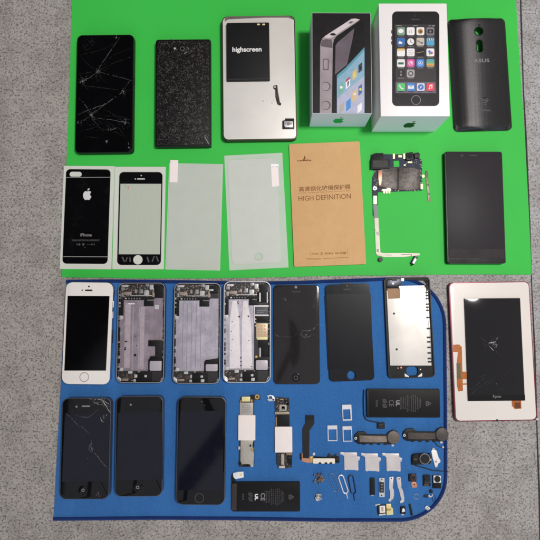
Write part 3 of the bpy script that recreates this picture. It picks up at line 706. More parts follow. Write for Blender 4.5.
slv = film_mat('clear sleeve', (220, 230, 216), .48); inn = film_mat('milky film', (205, 210, 198), .27, .06); inn2 = film_mat('milky shiny film', (214, 217, 208), .24, .06)
tabm = mat('white pull tab', (236, 222, 218), .5, var=.02)
t = Thing('screen_protector', 'milky clear screen protector in a sleeve with a white tab at its top left', 'screen protector', [(169.6, 163.2), (223.2, 164.0), (219.9, 270.4), (164.8, 269.6)], .4, ZG, crop=(155, 140, 3.857))
t.body('sleeve', slv, .1, .4, .4); t.body('film', inn, .45, .7, 3, 0, inset=1.6)
t.rect('pull_tab', tabm, 57.5, 77, 88, 163, .75, .95, .3)
t = Thing('screen_protector', 'milky clear screen protector in a tilted sleeve with its white tab at the top right', 'screen protector', [(224.2, 155.6), (282.2, 152.8), (288.6, 267.4), (229.4, 270.4)], .4, ZG, crop=(155, 140, 3.857))
t.body('sleeve', slv, .1, .4, .4)
q = [t.L(x, y, .0007) for x, y in ((282, 78), (470, 70), (482, 474), (296, 480))]
x0, x1 = (q[0][0]+q[3][0])/2, (q[1][0]+q[2][0])/2; y1, y0 = (q[0][1]+q[1][1])/2, (q[2][1]+q[3][1])/2
hx, hy = t.L(400, 450, .0007)
fm_ = t.lrect('film', inn2, x0, y0, x1, y1, .45, .75, 5, 0, holes=[circle(hx, hy, .0052)])
t.lpoly('home_ring', mat('milky ring', (186, 186, 178), .3), circle(hx, hy, .0050), .45, .65, 0, [circle(hx, hy, .0041)], parent=fm_)
t.rect('pull_tab', tabm, 449, 104, 477, 179, .8, 1.0, .3)
t.marks('pull_tab', mat('glossy white tab end', (250, 246, 242), .2), [[(447, 93), (477, 92), (477, 104), (470, 101), (463, 104), (455, 101), (448, 105)]], .8, .25)

# -- kraft envelope
t = Thing('envelope', 'brown kraft paper envelope printed with dark lettering', 'envelope', [(290.0, 144.0), (359.4, 141.4), (366.2, 263.6), (293.2, 267.4)], 2, ZG)
t.body('paper', kraft, .05, 2, 1.6, .5)
t.crop(300, 180, 9); rz = t.ang*0+.0
E = 2.02; kraft_pale = mat('pale brown ink', (150, 110, 68), .7, spec=.1)
t.text('高清钢化玻璃保护膜', 222, 72, 472, kraft_ink, E, Hh=46, bold=.008, rot=.015)
t.text('Surface Tempered Glass Screen Protection Film', 222, 108, 472, kraft_ink, E, Hh=12, rot=.012)
t.text('HIGH DEFINITION', 222, 156, 478, kraft_ink, E, Hh=46, rot=.012)
t.crop(295, 150, 18); t.text('cafele', 165, 184, 262, kraft_ink, E, Hh=34, bold=.03)
t.marks('emblem', kraft_ink, [[(152, 170), (172, 98), (186, 130), (190, 172)], [(140, 200), (160, 150), (166, 198)]], E)
t.crop(300, 245, 9)
t.marks('small_print', kraft_pale, [rrect(90, 50, 92.5, 96), rrect(424, 42, 426.5, 90)]+dash(105, 176, 80, 6, 7)+dash(186, 206, 78, 13, 2)+dash(222, 300, 76, 8, 6)+dash(318, 356, 74, 8, 4)+dash(364, 418, 72, 11, 5), E, .02)
t.marks('print_line', kraft_pale, [[(62, 122), (190, 123), (190, 129), (62, 128)], [(210, 121), (320, 115), (320, 119), (210, 126)], [(330, 114), (440, 110), (440, 114), (330, 118)]], E)

# -- bare main board
t = Thing('circuit_board', 'dark blue phone circuit board with an L shaped white flex arm, on the green sheet', 'circuit board', [(371, 153), (422, 153), (422, 263), (371, 263)], 1, ZG, crop=(365, 145, 7.714))
bd = t.poly('board', pcb_blue, [(45, 75), (80, 62), (140, 62), (145, 70), (215, 72), (380, 72), (430, 110), (440, 118), (440, 350), (250, 358), (100, 362), (100, 420), (102, 542), (62, 542), (62, 420), (55, 330), (58, 250), (80, 200), (42, 185)], .3, 1.1, 0, holes=[[t.L(x, y, .0011) for x, y in ((220, 120), (268, 118), (270, 168), (222, 170))]])
t.poly('speaker_block', soft_black, [(45, 115), (62, 75), (85, 62), (138, 64), (145, 108), (190, 112), (190, 182), (45, 186)], 1.1, 4.2, .4)
t.rect('speaker_panel', deep_black, 60, 120, 178, 172, 4.2, 4.5, .4)
for X0, X1 in ((100, 250), (257, 425)): t.poly('shield', shield_dark, [(X0, 200), (X0+20, 192), (X0+60, 170), (X1, 172), (X1, 342), (X0+5, 322), (X0, 300)] if X0 < 200 else [(X0, 174), (375, 170), (390, 185), (425, 188), (425, 320), (X1-30, 346), (X0, 346)], 1.1, 2.4, .25)
t.poly('copper_strip', copper, [(104, 196), (130, 196), (130, 250), (124, 310), (110, 310), (104, 250)], 2.4, 2.6, .05)
t.poly('camera', deep_black, [(318, 60), (370, 52), (378, 110), (320, 118)], 1.1, 4.6, .5); t.disc('lens', lens_m, 346, 86, 20, 4.6, 4.9)
t.poly('headphone_jack', deep_black, [(378, 62), (412, 56), (424, 68), (422, 96), (384, 100)], 1.1, 4.4, .4)
for X0, Y0, X1, Y1 in ((216, 68, 230, 106), (296, 66, 316, 106), (330, 128, 364, 138), (258, 80, 285, 94), (135, 340, 200, 356), (430, 300, 446, 340), (442, 230, 454, 250), (300, 150, 314, 160)): t.rect('contact', pale_gold, X0, Y0, X1, Y1, 1.1, 1.7, .1)
for x in (142, 162, 182): t.rect('contact', pale_gold, x, 352, x+12, 372, 1.0, 1.5)
t.rect('connector', bright_steel, 168, 318, 218, 336, 1.1, 2.0, .1)
rr = random.Random(11); bm = bmesh.new()
for _ in range(90):
    X, Y = rr.choice([(rr.uniform(200, 425), rr.uniform(76, 165)), (rr.uniform(60, 100), rr.uniform(190, 350)), (rr.uniform(110, 440), rr.uniform(346, 356)), (rr.uniform(426, 438), rr.uniform(120, 330))])
    if 212 < X < 278 and 110 < Y < 178: continue
    x, y = t.L(X, Y, .0011); a, c = rr.uniform(.25, .6)*MM, rr.uniform(.2, .4)*MM; prism(bm, rrect(x-a, y-c, x+a, y+c), 1.05*MM, rr.uniform(1.4, 1.9)*MM)
o = t.add('small_components', finish(bm, 'small_components', mat('tiny components', (132, 126, 112), .4, .3, var=.5, scale=800), 0)); o['kind'] = 'stuff'
t.disc('screw_hole', bright_steel, 76, 334, 14, 1.1, 1.35, inner=7)
t.rect('contact', pale_gold, 66, 392, 92, 456, 1.1, 1.5, .2)
t.crop(365, 205, 7.714)
t.poly('flex_arm', mat('grey flex tape', (92, 98, 104), .45), [(62, 0), (100, 0), (102, 100), (72, 100)], .6, 1.25)
t.poly('flex_arm', mat('cream flex tape', (222, 216, 196), .5), [(72, 98), (104, 98), (118, 366), (150, 372), (300, 370), (420, 372), (424, 388), (300, 400), (150, 402), (94, 388), (84, 372)], .4, 1.0, .1)
t.marks('print_mark', ink_grey, [rrect(80, 190, 84, 200), rrect(96, 205, 104, 235), rrect(84, 212, 92, 222), rrect(90, 340, 106, 362), rrect(280, 380, 350, 386), rrect(160, 384, 210, 388)], 1.01)
t.disc('spot', deep_black, 357, 386, 5, .9, 1.3)
t.disc('rubber_cap', mat('dark green rubber', (20, 34, 26), .5), 121, 420, 18, 0.1, 3.0, .5)
t.disc('cap_hole', deep_black, 121, 420, 7, 2.8, 3.1)
t.poly('vibration_motor', dark_steel, [(385, 392), (410, 402), (378, 462), (352, 450)], .1, 3.4, .8); t.poly('motor_band', bright_steel, [(388, 415), (396, 419), (378, 450), (370, 446)], 3.3, 3.6)
t.tubes('wire', deep_black, [[(366, 456), (358, 468), (350, 462)]], .5, .7)

t = Thing('key_strip', 'narrow brown side key flex strip beside the blue circuit board', 'flex strip', [(424.5, 170.5), (428.5, 170.5), (430.5, 202), (427.5, 202)], .6, ZG, solo=True, crop=(365, 145, 7.714))
t.poly('strip', mat('brown flex strip', (96, 92, 62), .4, .2, var=.3, scale=500), [(464, 206), (470, 198), (482, 200), (486, 230), (494, 330), (508, 428), (500, 440), (486, 438), (478, 340)], .1, .7, .1)
t.disc('contact', pale_gold, 454, 240, 7, .3, .8)
for y in (230, 300, 370): t.rect('key_dome', shield_dark, 471+(y-200)*.1, y, 484+(y-200)*.1, y+14, .6, 1.0, .3)

# -- plain black phone, screen sheen painted into its colour
t = Thing('smartphone', 'uncracked black smartphone with painted sheen on its screen film, right of the blue circuit board', 'phone', [(445.6, 151.6), (502.4, 151.4), (505.8, 263.2), (447.2, 263.6)], 7.5, ZG, crop=(435, 145, 6.75))
t.body('body', black_plastic, 0, 7, 2.4, 1.0)
dB = 65*6.75
q = [t.L(x, y, .0075) for x, y in ((76, 46), (449, 45), (474, 324+dB), (92, 324+dB))]
x0, x1 = (q[0][0]+q[3][0])/2, (q[1][0]+q[2][0])/2; y1, y0 = (q[0][1]+q[1][1])/2, (q[2][1]+q[3][1])/2
sc_ = t.lrect('screen', film_sheen, x0, y0, x1, y1, 6.6, 7.5, 1.4, .3)
t.rect('chin', soft_black, 92, 330+dB, 476, 358+dB, 6.4, 7.2, .8, .3)
t.rect('earpiece', deep_black, 232, 66, 284, 75, 7.3, 7.56, .5, parent=sc_); t.rect('front_camera', deep_black, 172, 64, 192, 78, 7.3, 7.56, .5, parent=sc_)
t.rect('key_band', mat('brownish key band', (55, 50, 51), .4, var=.2, scale=60, spec=.04), 100, 264+dB, 468, 322+dB, 7.3, 7.54, .3, parent=sc_)
t.lrect('side_button', deep_black, t.w/2-.3*MM, .0355, t.w/2+.9*MM, .040, 3, 5, .5)

# -- white slab with a loose display panel on the floor
t = Thing('tablet_back', 'white tablet panel with thin maroon rim on the grey floor, under a cracked black display', 'tablet panel', [(448.5, 282.2), (528.8, 281.4), (538.0, 420.8), (455.6, 421.4)], 6, 0)
t.body('rim', mat('maroon rim', (122, 40, 58), .35, .2, var=.2), 0, 5.6, 5.5, 1.4)
wp = t.body('white_panel', mat('pinkish white paint', (220, 212, 204), .35, var=.02, scale=20, coat=.2), 5.2, 6.0, 5, .3, inset=1.25)
t.crop(440, 330, 5.4)
t.poly('notch', deep_black, [(300, 494), (304, 482), (312, 482), (316, 494)], 5.9, 6.05)
t.poly('edge_key', mat('pale rim piece', (206, 196, 190), .4), [(518, 478), (534, 476), (534, 486), (520, 488)], 4.5, 5.9, .3)
ZT = 6.0*MM
t = Thing('display_panel', 'cracked black display panel with orange flex cables lying on the white tablet panel', 'display', [(464.2, 298.4), (519.6, 298.0), (525.8, 401.2), (468.6, 400.6)], 1.8, ZT, crop=(440, 330, 5.4))
t.body('panel', deep_black, .05, 1.5, .5, .2); gl = t.body('glass', glassy('navy black glass', (20, 18, 21), .05, .02), 1.2, 1.8, .4, .15, inset=.4)
t.body('lower_edge', glass_black, 1.0, 1.7, .2) if False else t.rect('lower_band', glass_black, 158, 352, 460, 382, 1.7, 1.86, .2, parent=gl)
t.text('Fymn', 308, 361, 42, ink_grey, 1.9, parent=gl)
t.poly('flex_cable', orange_flex, [(72, 80), (104, 78), (118, 92), (120, 180), (124, 328), (100, 332), (92, 300), (90, 190), (98, 120), (72, 118)], .02, .35)
t.poly('flex_cable', orange_flex, [(117, 226), (156, 226), (156, 266), (117, 266)], .1, .45); t.poly('flex_cable', orange_flex, [(120, 289), (156, 288), (156, 295), (120, 296)], .1, .4)
t.poly('flex_cable', orange_flex, [(388, 380), (438, 380), (440, 424), (406, 428), (390, 410)], .02, .4)
t.rect('flex_chip', mat('olive chip', (86, 78, 34), .4), 92, 180, 112, 262, .3, .7, .2); t.rect('flex_chip', mat('dark brown chip', (92, 44, 14), .4), 404, 392, 434, 422, .35, .7, .3)
t.crack([([(312, 40), (300, 62), (270, 72)], 2.0), ([(312, 82), (285, 68), (262, 70)], 1.8), ([(268, 90), (290, 112)], 1.5), ([(300, 76), (306, 92)], 2)], 1.84, crack_bright, parent=gl, w=.26)
t.chips([(286, 72, 18, 60), (290, 70, 40, 30), (306, 290, 5, 8), (270, 88, 40, 18)], 1.85, crack_m, parent=gl)
t.crack([([(215, 255), (255, 240)],), ([(170, 320), (240, 262)], 1.4), ([(180, 332), (270, 268)], 1.2), ([(240, 310), (290, 265)], 1.2), ([(350, 240), (400, 205)],), ([(160, 350), (200, 325)],), ([(230, 60), (240, 110)],), ([(200, 370), (280, 360)],), ([(300, 110), (330, 140)],), ([(262, 70), (215, 40)],), ([(320, 330), (350, 305)],)], 1.83, crack_dim, name='scratch', parent=gl, w=.22, seed=9)
# ------------------------------------------------------------------ on the blue mat, upper row
t = Thing('smartphone', 'white phone with a black screen and silver sides, leftmost of the upper mat row', 'phone', [(66.8, 282.0), (112.9, 282.4), (110.2, 384.6), (60.6, 384.2)], 7.6, ZM, crop=(50, 270, 4.5))
t.body('body', chrome, 0, 7.2, 8, .6); t.body('front_glass', white_glass, 6.7, 7.6, 7.6, .3, inset=.35)
t.rect('side_slot', deep_black, 277, 92, 292, 106, 2.5, 5.2) if False else None
w2 = t.w/2
for y0, y1, mm_ in ((.047, .052, dark_steel), (.031, .039, steel), (.018, .026, steel), (-.012, .004, dark_steel)): t.lrect('side_button', mm_, w2-.2*MM, y0, w2+.4*MM, y1, 2.4, 5.2)
t.poly('display', lcd_black, [(79, 116), (268, 117), (252, 453), (64, 453)], 7.4, 7.66)
t.rect('earpiece', deep_black, 158, 88, 191, 95, 7.4, 7.68, .6); t.disc('front_camera', lens_m, 175, 74, 4, 7.4, 7.68); t.disc('sensor', deep_black, 145, 91, 3.2, 7.4, 7.68)
hb = t.disc('home_button', steel, 154, 482, 21, 7.4, 7.7, 0, inner=18.5); t.disc('button_face', white_glass, 154, 482, 18.3, 7.3, 7.64, 0, hb)

# -- three opened housings
def housing(label, quad, rim_m, plate_m):
    t = Thing('phone_housing', label, 'phone housing', quad, 6.4, ZM, 'opened phone housings')
    w, h = t.w/2, t.h/2
    t.body('back_plate', plate_m, .1, 1.2, 7.5, 0, inset=.3)
    t.body('rim', rim_m, 0, 6.2, 8, 0, holes=[rrect(-w+.0013, -h+.0013, w-.0013, h-.0013, .0068)])
    t.body('rim_edge', bright_steel if rim_m is chrome else steel, 6.0, 6.45, 7.7, 0, inset=.25, holes=[rrect(-w+.0010, -h+.0010, w-.0010, h-.0010, .0070)])
    return t
t1 = housing('opened phone housing, back plate bare lilac metal with a black angled bracket above its speaker', [(117.8, 282.4), (164.9, 282.8), (164.5, 383.3), (116.0, 382.9)], dark_steel, lilac)
t2 = housing('opened phone housing with an empty pale lilac back plate, middle one of the three', [(174.8, 282.8), (221.0, 282.8), (220.2, 383.8), (171.8, 383.8)], dark_steel, lilac_pale)
t3 = housing('opened phone housing with circuit board and two white adhesive strips, beside a black display', [(223.8, 281.2), (271.0, 281.2), (270.6, 382.9), (222.8, 382.9)], chrome, lilac_pale)
FA = (110, 275, 8.3077); FB = (110, 330, 8.3077)
comp_m = [bright_steel, steel, mat('warm metal', (168, 150, 138), .4, .5), gold, mat('brown part', (66, 50, 44), .5)]
def loc1(crop, pts, z=3.0):
    t1.crop(*crop); return [t1.L(x, y, z*MM) for x, y in pts]
def lr(crop, X0, Y0, X1, Y1, z=3.0):
    t1.crop(*crop); return t1.box2(X0, Y0, X1, Y1, z)
def fill(t, v, seed):
    rr = random.Random(seed)
    Q = lambda nm, m, c, pts, z0, z1, bev=0: t.lpoly(nm, m, loc1(c, pts, z1), z0, z1, bev)
    q = lambda nm, m, c, X0, Y0, X1, Y1, z0, z1, r=0, bev=0: t.lrect(nm, m, *lr(c, X0, Y0, X1, Y1, z1), z0, z1, r, bev)
    Q('top_module', pcb_dark, FA, [(92, 78), (430, 72), (440, 92), (440, 190), (372, 190), (365, 206), (100, 208), (88, 190), (86, 100)], 1.2, 2.6)
    q('camera_well', deep_black, FA, 366, 84, 440, 150, 2.6, 3.6, .8, .2)
    q('flex_strip', soft_black, FA, 112, 184, 358, 206, 2.6, 3.3, .3, .1)
    for x in (132, 158, 180, 202, 224, 248): q('contact', bright_steel if x == 132 else ink_grey, FA, x-(7 if x == 132 else 4), 190, x+(7 if x == 132 else 4), 200, 3.3, 3.6)
    for X0, Y0, X1, Y1, k in ((98, 82, 152, 98, 0), (92, 102, 120, 124, 1), (118, 140, 178, 166, 2), (168, 168, 350, 173, 0), (238, 84, 278, 102, 4), (285, 128, 322, 166, 0), (294, 72, 324, 94, 1), (330, 80, 360, 120, 0), (245, 118, 272, 152, 1), (205, 122, 222, 150, 2), (360, 114, 396, 128, 0), (150, 110, 165, 138, 4), (352, 130, 370, 182, 2), (95, 145, 112, 180, 1), (176, 84, 200, 96, 4)):
        q('connector', comp_m[k], FA, X0, Y0, X1, Y1, 2.5, rr.uniform(2.9, 3.7), .3, .1)
    if v != 2: q('antenna_cover', soft_black, FA, 372, 150, 440, 190, 2.6, 3.4, .4, .1)
    q('black_block', deep_black, FA, 282, 208, 362, 258, 1.2, 3.0, .4, .2); q('block_lip', ink_grey, FA, 310, 202, 362, 212, 2.8, 3.2)
    q('side_flex', soft_black, FA, 84, 190, 112, 338, 1.2, 2.4, .3, .1); q('side_contact', bright_steel, FA, 80, 338, 104, 364, 1.2, 2.2, .3, .1)
    bm = bmesh.new()                                                      # dashed clips along both long sides
    for c, y0, y1, xs in ((FA, 370, 490, (70, 82)), (FB, 0, 330, (62, 80)), (FA, 210, 490, (444, 456)), (FB, 0, 330, (440, 452))):
        y = y0
        while y < y1:
            d = rr.choice((6, 9, 16, 24, 40, 60))*rr.uniform(.7, 1.3); a = lr(c, xs[0], y, xs[1], min(y1, y+d), 3); prism(bm, rrect(*a), 1*MM, rr.uniform(2.6, 4.4)*MM); y += d+rr.choice((5, 9, 20, 38))*rr.uniform(.7, 1.4)
    t.add('side_clips', finish(bm, 'side_clips', soft_black, 0))
    bm = bmesh.new()
    for c, y0, y1, xs in ((FA, 120, 490, (74, 88)), (FB, 0, 330, (66, 78)), (FA, 200, 490, (440, 450)), (FB, 10, 320, (436, 446))):
        y = y0+15
        while y < y1:
            d = rr.uniform(4, 20); a = lr(c, xs[0], y, xs[1], y+d, 3); prism(bm, rrect(*a), 1*MM, rr.uniform(2.4, 3.4)*MM); y += d+rr.choice((14, 30, 80))*rr.uniform(.7, 1.4)
    t.add('side_tabs', finish(bm, 'side_tabs', steel, 0))
    # lower end
    q('bottom_module', pcb_dark, FB, 72, 340, 444, 432, 1.2, 2.6, 1.2)
    q('dock_connector', soft_black, FB, 215, 352, 345, 430, 2.6, 4.2, .6, .3)
    for X0, Y0, X1, Y1, k in ((150, 342, 184, 362, 0), (152, 376, 190, 402, 4), (202, 370, 226, 396, 0), (194, 410, 220, 430, 0), (286, 374, 306, 392, 0), (288, 406, 316, 430, 0), (230, 340, 246, 366, 2), (92, 366, 120, 384, 4), (100, 404, 150, 422, 2)): q('screw_plate', comp_m[k], FB, X0, Y0, X1, Y1, 2.4, rr.uniform(3.0, 4.6), .4, .15)
    Q('corner_piece', bright_steel, FB, [(66, 385), (90, 405), (94, 432), (80, 430), (68, 412)], 1.2, 3.4, .2); Q('corner_piece', bright_steel, FB, [(444, 378), (446, 410), (430, 432), (412, 434), (424, 408)], 1.2, 3.4, .2)
    q('corner_contact', bright_steel, FB, 78, 315, 104, 342, 1.2, 2.6, .4, .15)
    top = 240 if v != 2 else 262
    q('speaker_frame', deep_black, FB, 318, top, 446, 344, 1.2, 3.0, .8, .2)
    q('speaker', mat('speaker plate', (190, 182, 188), .4, .4, var=.06), FB, 330, top+18, 428, 338, 2.8, 3.5, 1.2, .25)
    bm = bmesh.new()                                                      # tiny soldered pieces
    for _ in range(170):
        c, X, Y = rr.choice([(FA, rr.uniform(95, 435), rr.uniform(80, 185)), (FA, rr.uniform(95, 360), rr.uniform(80, 180)), (FB, rr.uniform(80, 330), rr.uniform(346, 428))])
        x, y = loc1(c, [(X, Y)])[0]; a, b = rr.uniform(.2, .65)*MM, rr.uniform(.2, .5)*MM; prism(bm, rrect(x-a, y-b, x+a, y+b), 2.5*MM, rr.uniform(2.8, 3.3)*MM)
    o = t.add('small_components', finish(bm, 'small_components', mat('tiny metal components', (172, 160, 152), .4, .4, var=.6, scale=700), 0)); o['kind'] = 'stuff'
    if v == 1:
        q('adhesive_strip', adhesive_lilac, FA, 122, 232, 168, 900-110-20, 1.2, 1.36); q('adhesive_strip', adhesive_lilac, FA, 248, 262, 284, 780, 1.2, 1.36)
        q('ridge', lilac_pale, FA, 184, 262, 192, 785, 1.2, 1.5); q('ridge', lilac_pale, FA, 236, 262, 242, 785, 1.2, 1.5)
        q('label', bright_steel, FA, 372, 248, 406, 284, 1.2, 1.4, .3); q('print', ink_white, FA, 150, 236, 206, 243, 1.36, 1.42)
        Q('bracket', deep_black, FB, [(318, 85), (440, 85), (440, 240), (330, 240), (330, 220), (377, 215), (377, 135), (318, 135)], 1.2, 2.6, .2)
        for x, y, r in ((208, 208, 11), (130, 95, 7), (140, 98, 5), (125, 160, 8), (128, 145, 6), (212, 52, 4), (220, 130, 4)):
            p = loc1(FB, [(x, y)], 1.4)[0]; t.lpoly('adhesive_spot', deep_black, circle(*p, t1.mm(r, 1), 9), 1.3, 1.55)
    if v == 2:
        for x in (140, 175, 212, 250, 290): q('ridge', lilac, FA, x, 230, x+4, 770, 1.2, 1.32)
        Q('bracket', deep_black, FB, [(318, 262), (330, 246), (400, 236), (446, 226), (446, 262)], 1.2, 3.2, .2)
        p = loc1(FA, [(330, 450)], 1.4)[0]; t.lpoly('adhesive_spot', shield_dark, circle(*p, .0005, 8), 1.2, 1.4)
    if v == 3:
        C3 = (218, 275, 9.0); D3 = (218, 330, 9.0)
        def Q3(nm, m, c, pts, z0, z1, bev=0): t.crop(*c); return t.poly(nm, m, pts, z0, z1, bev)
        def q3(nm, m, c, *a, **k): t.crop(*c); return t.rect(nm, m, *a, **k)
        Q3('adhesive_strip', adhesive, C3, [(128, 232), (166, 232), (182, 330), (192, 400), (198, 700), (200, 840), (104, 842), (104, 420)], 1.2, 1.7, .1)
        Q3('adhesive_strip', adhesive, C3, [(226, 232), (262, 232), (284, 340), (300, 480), (304, 700), (310, 840), (214, 842), (214, 420)], 1.2, 1.7, .1)
        bm = bmesh.new()
        for x, y, r in ((190, 375, 9), (274, 372, 8), (128, 420, 5), (120, 510, 5), (278, 590, 5), (130, 580, 4), (120, 680, 4), (205, 745, 7), (207, 780, 6), (206, 815, 7), (300, 825, 6), (182, 258, 6), (180, 242, 7), (240, 300, 3)):
            prism(bm, circle(*t.crop(*C3).L(x, y, .0017), t.mm(r), 8), 1.6*MM, 1.76*MM)
        t.add('adhesive_spots', finish(bm, 'adhesive_spots', shield_dark, 0))
        q3('logic_board', pcb_dark, C3, 326, 150, 462, 835, 1.2, 1.9)
        q3('cover', soft_black, C3, 352, 148, 452, 246, 1.9, 3.2, .5, .2); q3('connector', bright_steel, C3, 372, 160, 384, 240, 3.0, 3.5)
        q3('connector', bright_steel, C3, 440, 150, 448, 250, 3.0, 3.5)
        q3('board_clip', bright_steel, C3, 322, 272, 456, 286, 1.9, 2.8, .2); q3('board_clip', bright_steel, C3, 322, 356, 456, 368, 1.9, 2.8, .2); q3('board_clip', bright_steel, C3, 322, 272, 332, 432, 1.9, 2.7, .2)
        q3('chip', mat('grey chip', (74, 76, 82), .4), C3, 336, 292, 448, 354, 1.9, 2.5, .3, .1); q3('chip', soft_black, C3, 332, 374, 448, 424, 1.9, 2.5, .3, .1)
        q3('card_slot', mat('warm gold shield', (214, 196, 164), .35, .5), C3, 344, 436, 446, 572, 1.9, 3.0, .5, .2)
        q3('slot_edge', pale_gold, C3, 350, 560, 446, 582, 1.9, 3.2, .3, .1)
        bm = bmesh.new()
        for i in range(3):
            for j in range(4):
                x, y = t.crop(*C3).L(366+i*28, 458+j*28, .003); prism(bm, rrect(x-.0009, y-.0008, x+.0009, y+.0008), 2.9*MM, 3.08*MM)
        t.add('slot_contacts', finish(bm, 'slot_contacts', copper, 0))
        q3('chip', soft_black, D3, 362, 94, 452, 160, 1.9, 2.7, .3, .1); q3('chip', soft_black, D3, 392, 160, 456, 244, 1.9, 2.6, .3, .1); q3('connector', bright_steel, D3, 374, 160, 384, 242, 1.9, 2.8)
        q3('screw', gold, D3, 332, 232, 354, 254, 1.9, 2.8, .9, .2)
        for y in (300, 330, 360): q3('contact', gold, C3, 334, y+90, 344, y+104, 2.0, 2.9)
        q3('print', ink_grey, C3, 350, 316, 430, 322, 2.5, 2.55); q3('print', ink_grey, C3, 350, 332, 410, 338, 2.5, 2.55)
fill(t1, 1, 21); fill(t2, 2, 22); fill(t3, 3, 23)

# -- displays
t = Thing('display_panel', 'smudged black display panel with a fine crack, between an opened housing and a matte display', 'display', [(274.6, 285.4), (319.2, 284.4), (320.0, 383.8), (272.8, 384.6)], 3.2, ZM, crop=(215, 270, 4.5))
t.body('frame', soft_black, 0, 2.4, 5, .3); g = t.body('glass', glass_grey, 2.2, 3.2, 5, .35, inset=.15)
t.lrect('flex_tab', deep_black, -t.w/2-.5*MM, -.018, -t.w/2+.6*MM, .020, .5, 2.2)
t.rect('earpiece', deep_black, 346, 94, 386, 101, 3.0, 3.26, .5, parent=g); t.disc('front_camera', mat('pale grey camera spot', (120, 118, 116), .3), 364, 77, 6, 3.0, 3.26, 0, g)
t.disc('home_button', glassy('glossy button', (12, 12, 14), .05, .3), 364, 484, 19, 3.0, 3.3, .1, g); t.disc('home_mark', ink_dim, 364, 485, 9, 3.2, 3.33, 0, g, inner=7)
t.crack([([(464, 240), (452, 258), (440, 268), (415, 275), (395, 272)], 1.5), ([(395, 272), (385, 290), (400, 302), (425, 300), (440, 290)],), ([(270, 290), (290, 300)],), ([(300, 130), (310, 135)],)], 3.24, crack_m, parent=g, w=.22)
t.crack([([(380, 268), (360, 290)],), ([(440, 290), (466, 300)],), ([(290, 300), (340, 302), (385, 290)],)], 3.24, crack_dim, parent=g, w=.2)
t.marks('smudge', mat('pale smudge', (60, 58, 58), .4), [circle(*p, 8) for p in ((318, 135, 3.5), (314, 128, 2.4), (282, 296, 3.2), (410, 292, 4), (400, 300, 2.5))], 3.23, .01, g)

t = Thing('display_panel', 'plain dark matte display panel with an open round home hole, left of the upturned display', 'display', [(325.4, 285.0), (369.6, 282.8), (374.4, 380.2), (329.8, 381.6)], 3.0, ZM, crop=(320, 270, 4.5))
hx, hy = t.L(142, 474, .003)
t.body('panel', glass_matte, 0.1, 3.0, 5, 0, holes=[circle(hx, hy, .0053)])
t.lrect('left_flap', soft_black, -t.w/2-1.0*MM, -.045, -t.w/2+.5*MM, .046, .3, 2.3, .6)
d = t.poly('screen_area', mat('dull display', (22, 22, 26), .35, var=.03, rvar=.02, spec=.12), [(30, 110), (228, 104), (240, 442), (44, 446)], 2.9, 3.05)
t.disc('front_camera', ink_dim, 122, 72, 2.6, 2.9, 3.08); t.rect('earpiece', deep_black, 106, 84, 140, 90, 2.9, 3.07, .4)
t.lrect('flex_tab', deep_black, -.007, t.h/2-.4*MM, .008, t.h/2+1.1*MM, .3, 1.6)

t = Thing('display_panel', 'upturned display panel showing its bright white reflector sheet and a brown tape square', 'display', [(384.2, 277.8), (428.6, 276.6), (436.6, 377.6), (388.0, 378.4)], 4, ZM, crop=(320, 270, 4.5))
w, h = t.w/2, t.h/2
hx, hy = t.L(416, 455, .003)
hole = rrect(hx-.0071, hy-.0056, hx+.0071, hy+.0056, .0042)
topw = [t.L(x, y, .003) for x, y in ((356, 52), (366, 44), (478, 44), (488, 58), (488, 72), (356, 72))]
t.body('frame', soft_black, 0.1, 2.6, 5.5, 0, holes=[hole, topw])
t.body('raised_edge', deep_black, 2.4, 4.0, 5.3, 0, inset=.1, holes=[rrect(-w+.0013, -h+.0013, w-.0013, h-.0013, .0046)])
t.poly('reflector_sheet', reflector, [(300, 92), (356, 92), (356, 72), (470, 70), (477, 84), (502, 430), (316, 430)], 2.6, 3.3, .1)
t.poly('brown_tape', tan, [(303, 84), (360, 82), (362, 128), (307, 130)], 3.3, 3.45)
for x, y in ((333, 196), (345, 357)): t.disc('pin_hole', deep_black, x, y, 5, 3.2, 3.36)
t.crop(380, 270, 9)
t.poly('top_bracket', dark_steel, [(70, 92), (190, 76), (190, 140), (60, 150)], 2.6, 3.4, .2); t.rect('top_chip', deep_black, 108, 76, 152, 98, 3.3, 3.8, .2); t.rect('top_contact', bright_steel, 194, 74, 214, 98, 2.6, 3.8, .2); t.disc('top_screw', bright_steel, 118, 122, 6, 3.3, 3.7)
t.tubes('earpiece_flex', soft_black, [[(60, 152), (100, 160), (150, 158), (178, 168)]], .7, 3.4)
for x, y in ((340, 150), (365, 152), (395, 148), (425, 178)): t.rect('tab', tan, x, y, x+12, y+9, 3.2, 3.6)
t.poly('edge_strip', bright_steel, [(420, 190), (430, 190), (452, 540), (462, 800), (452, 800), (444, 540)], 2.6, 3.5, .1)
for y in (196, 222, 250, 300, 328, 356, 420, 520, 600, 640, 690, 740, 790, 820): t.rect('edge_clip', deep_black, 410+(y-200)*.035, y, 440+(y-200)*.035, y+14, 3.0, 3.8, .2)
t.crop(380, 330, 8.3); t.poly('home_bracket', bright_steel, [(205, 360), (240, 384), (240, 390), (206, 386)], 2.5, 3.0); t.poly('home_bracket', bright_steel, [(350, 356), (314, 384), (316, 388), (350, 384)], 2.5, 3.0); t.disc('home_screw', bright_steel, 336, 328, 5, 2.5, 3.0)
t.disc('spot', copper, 176, 312, 7, 2.6, 3.0); t.disc('spot', copper, 150, 316, 5, 2.6, 2.9)

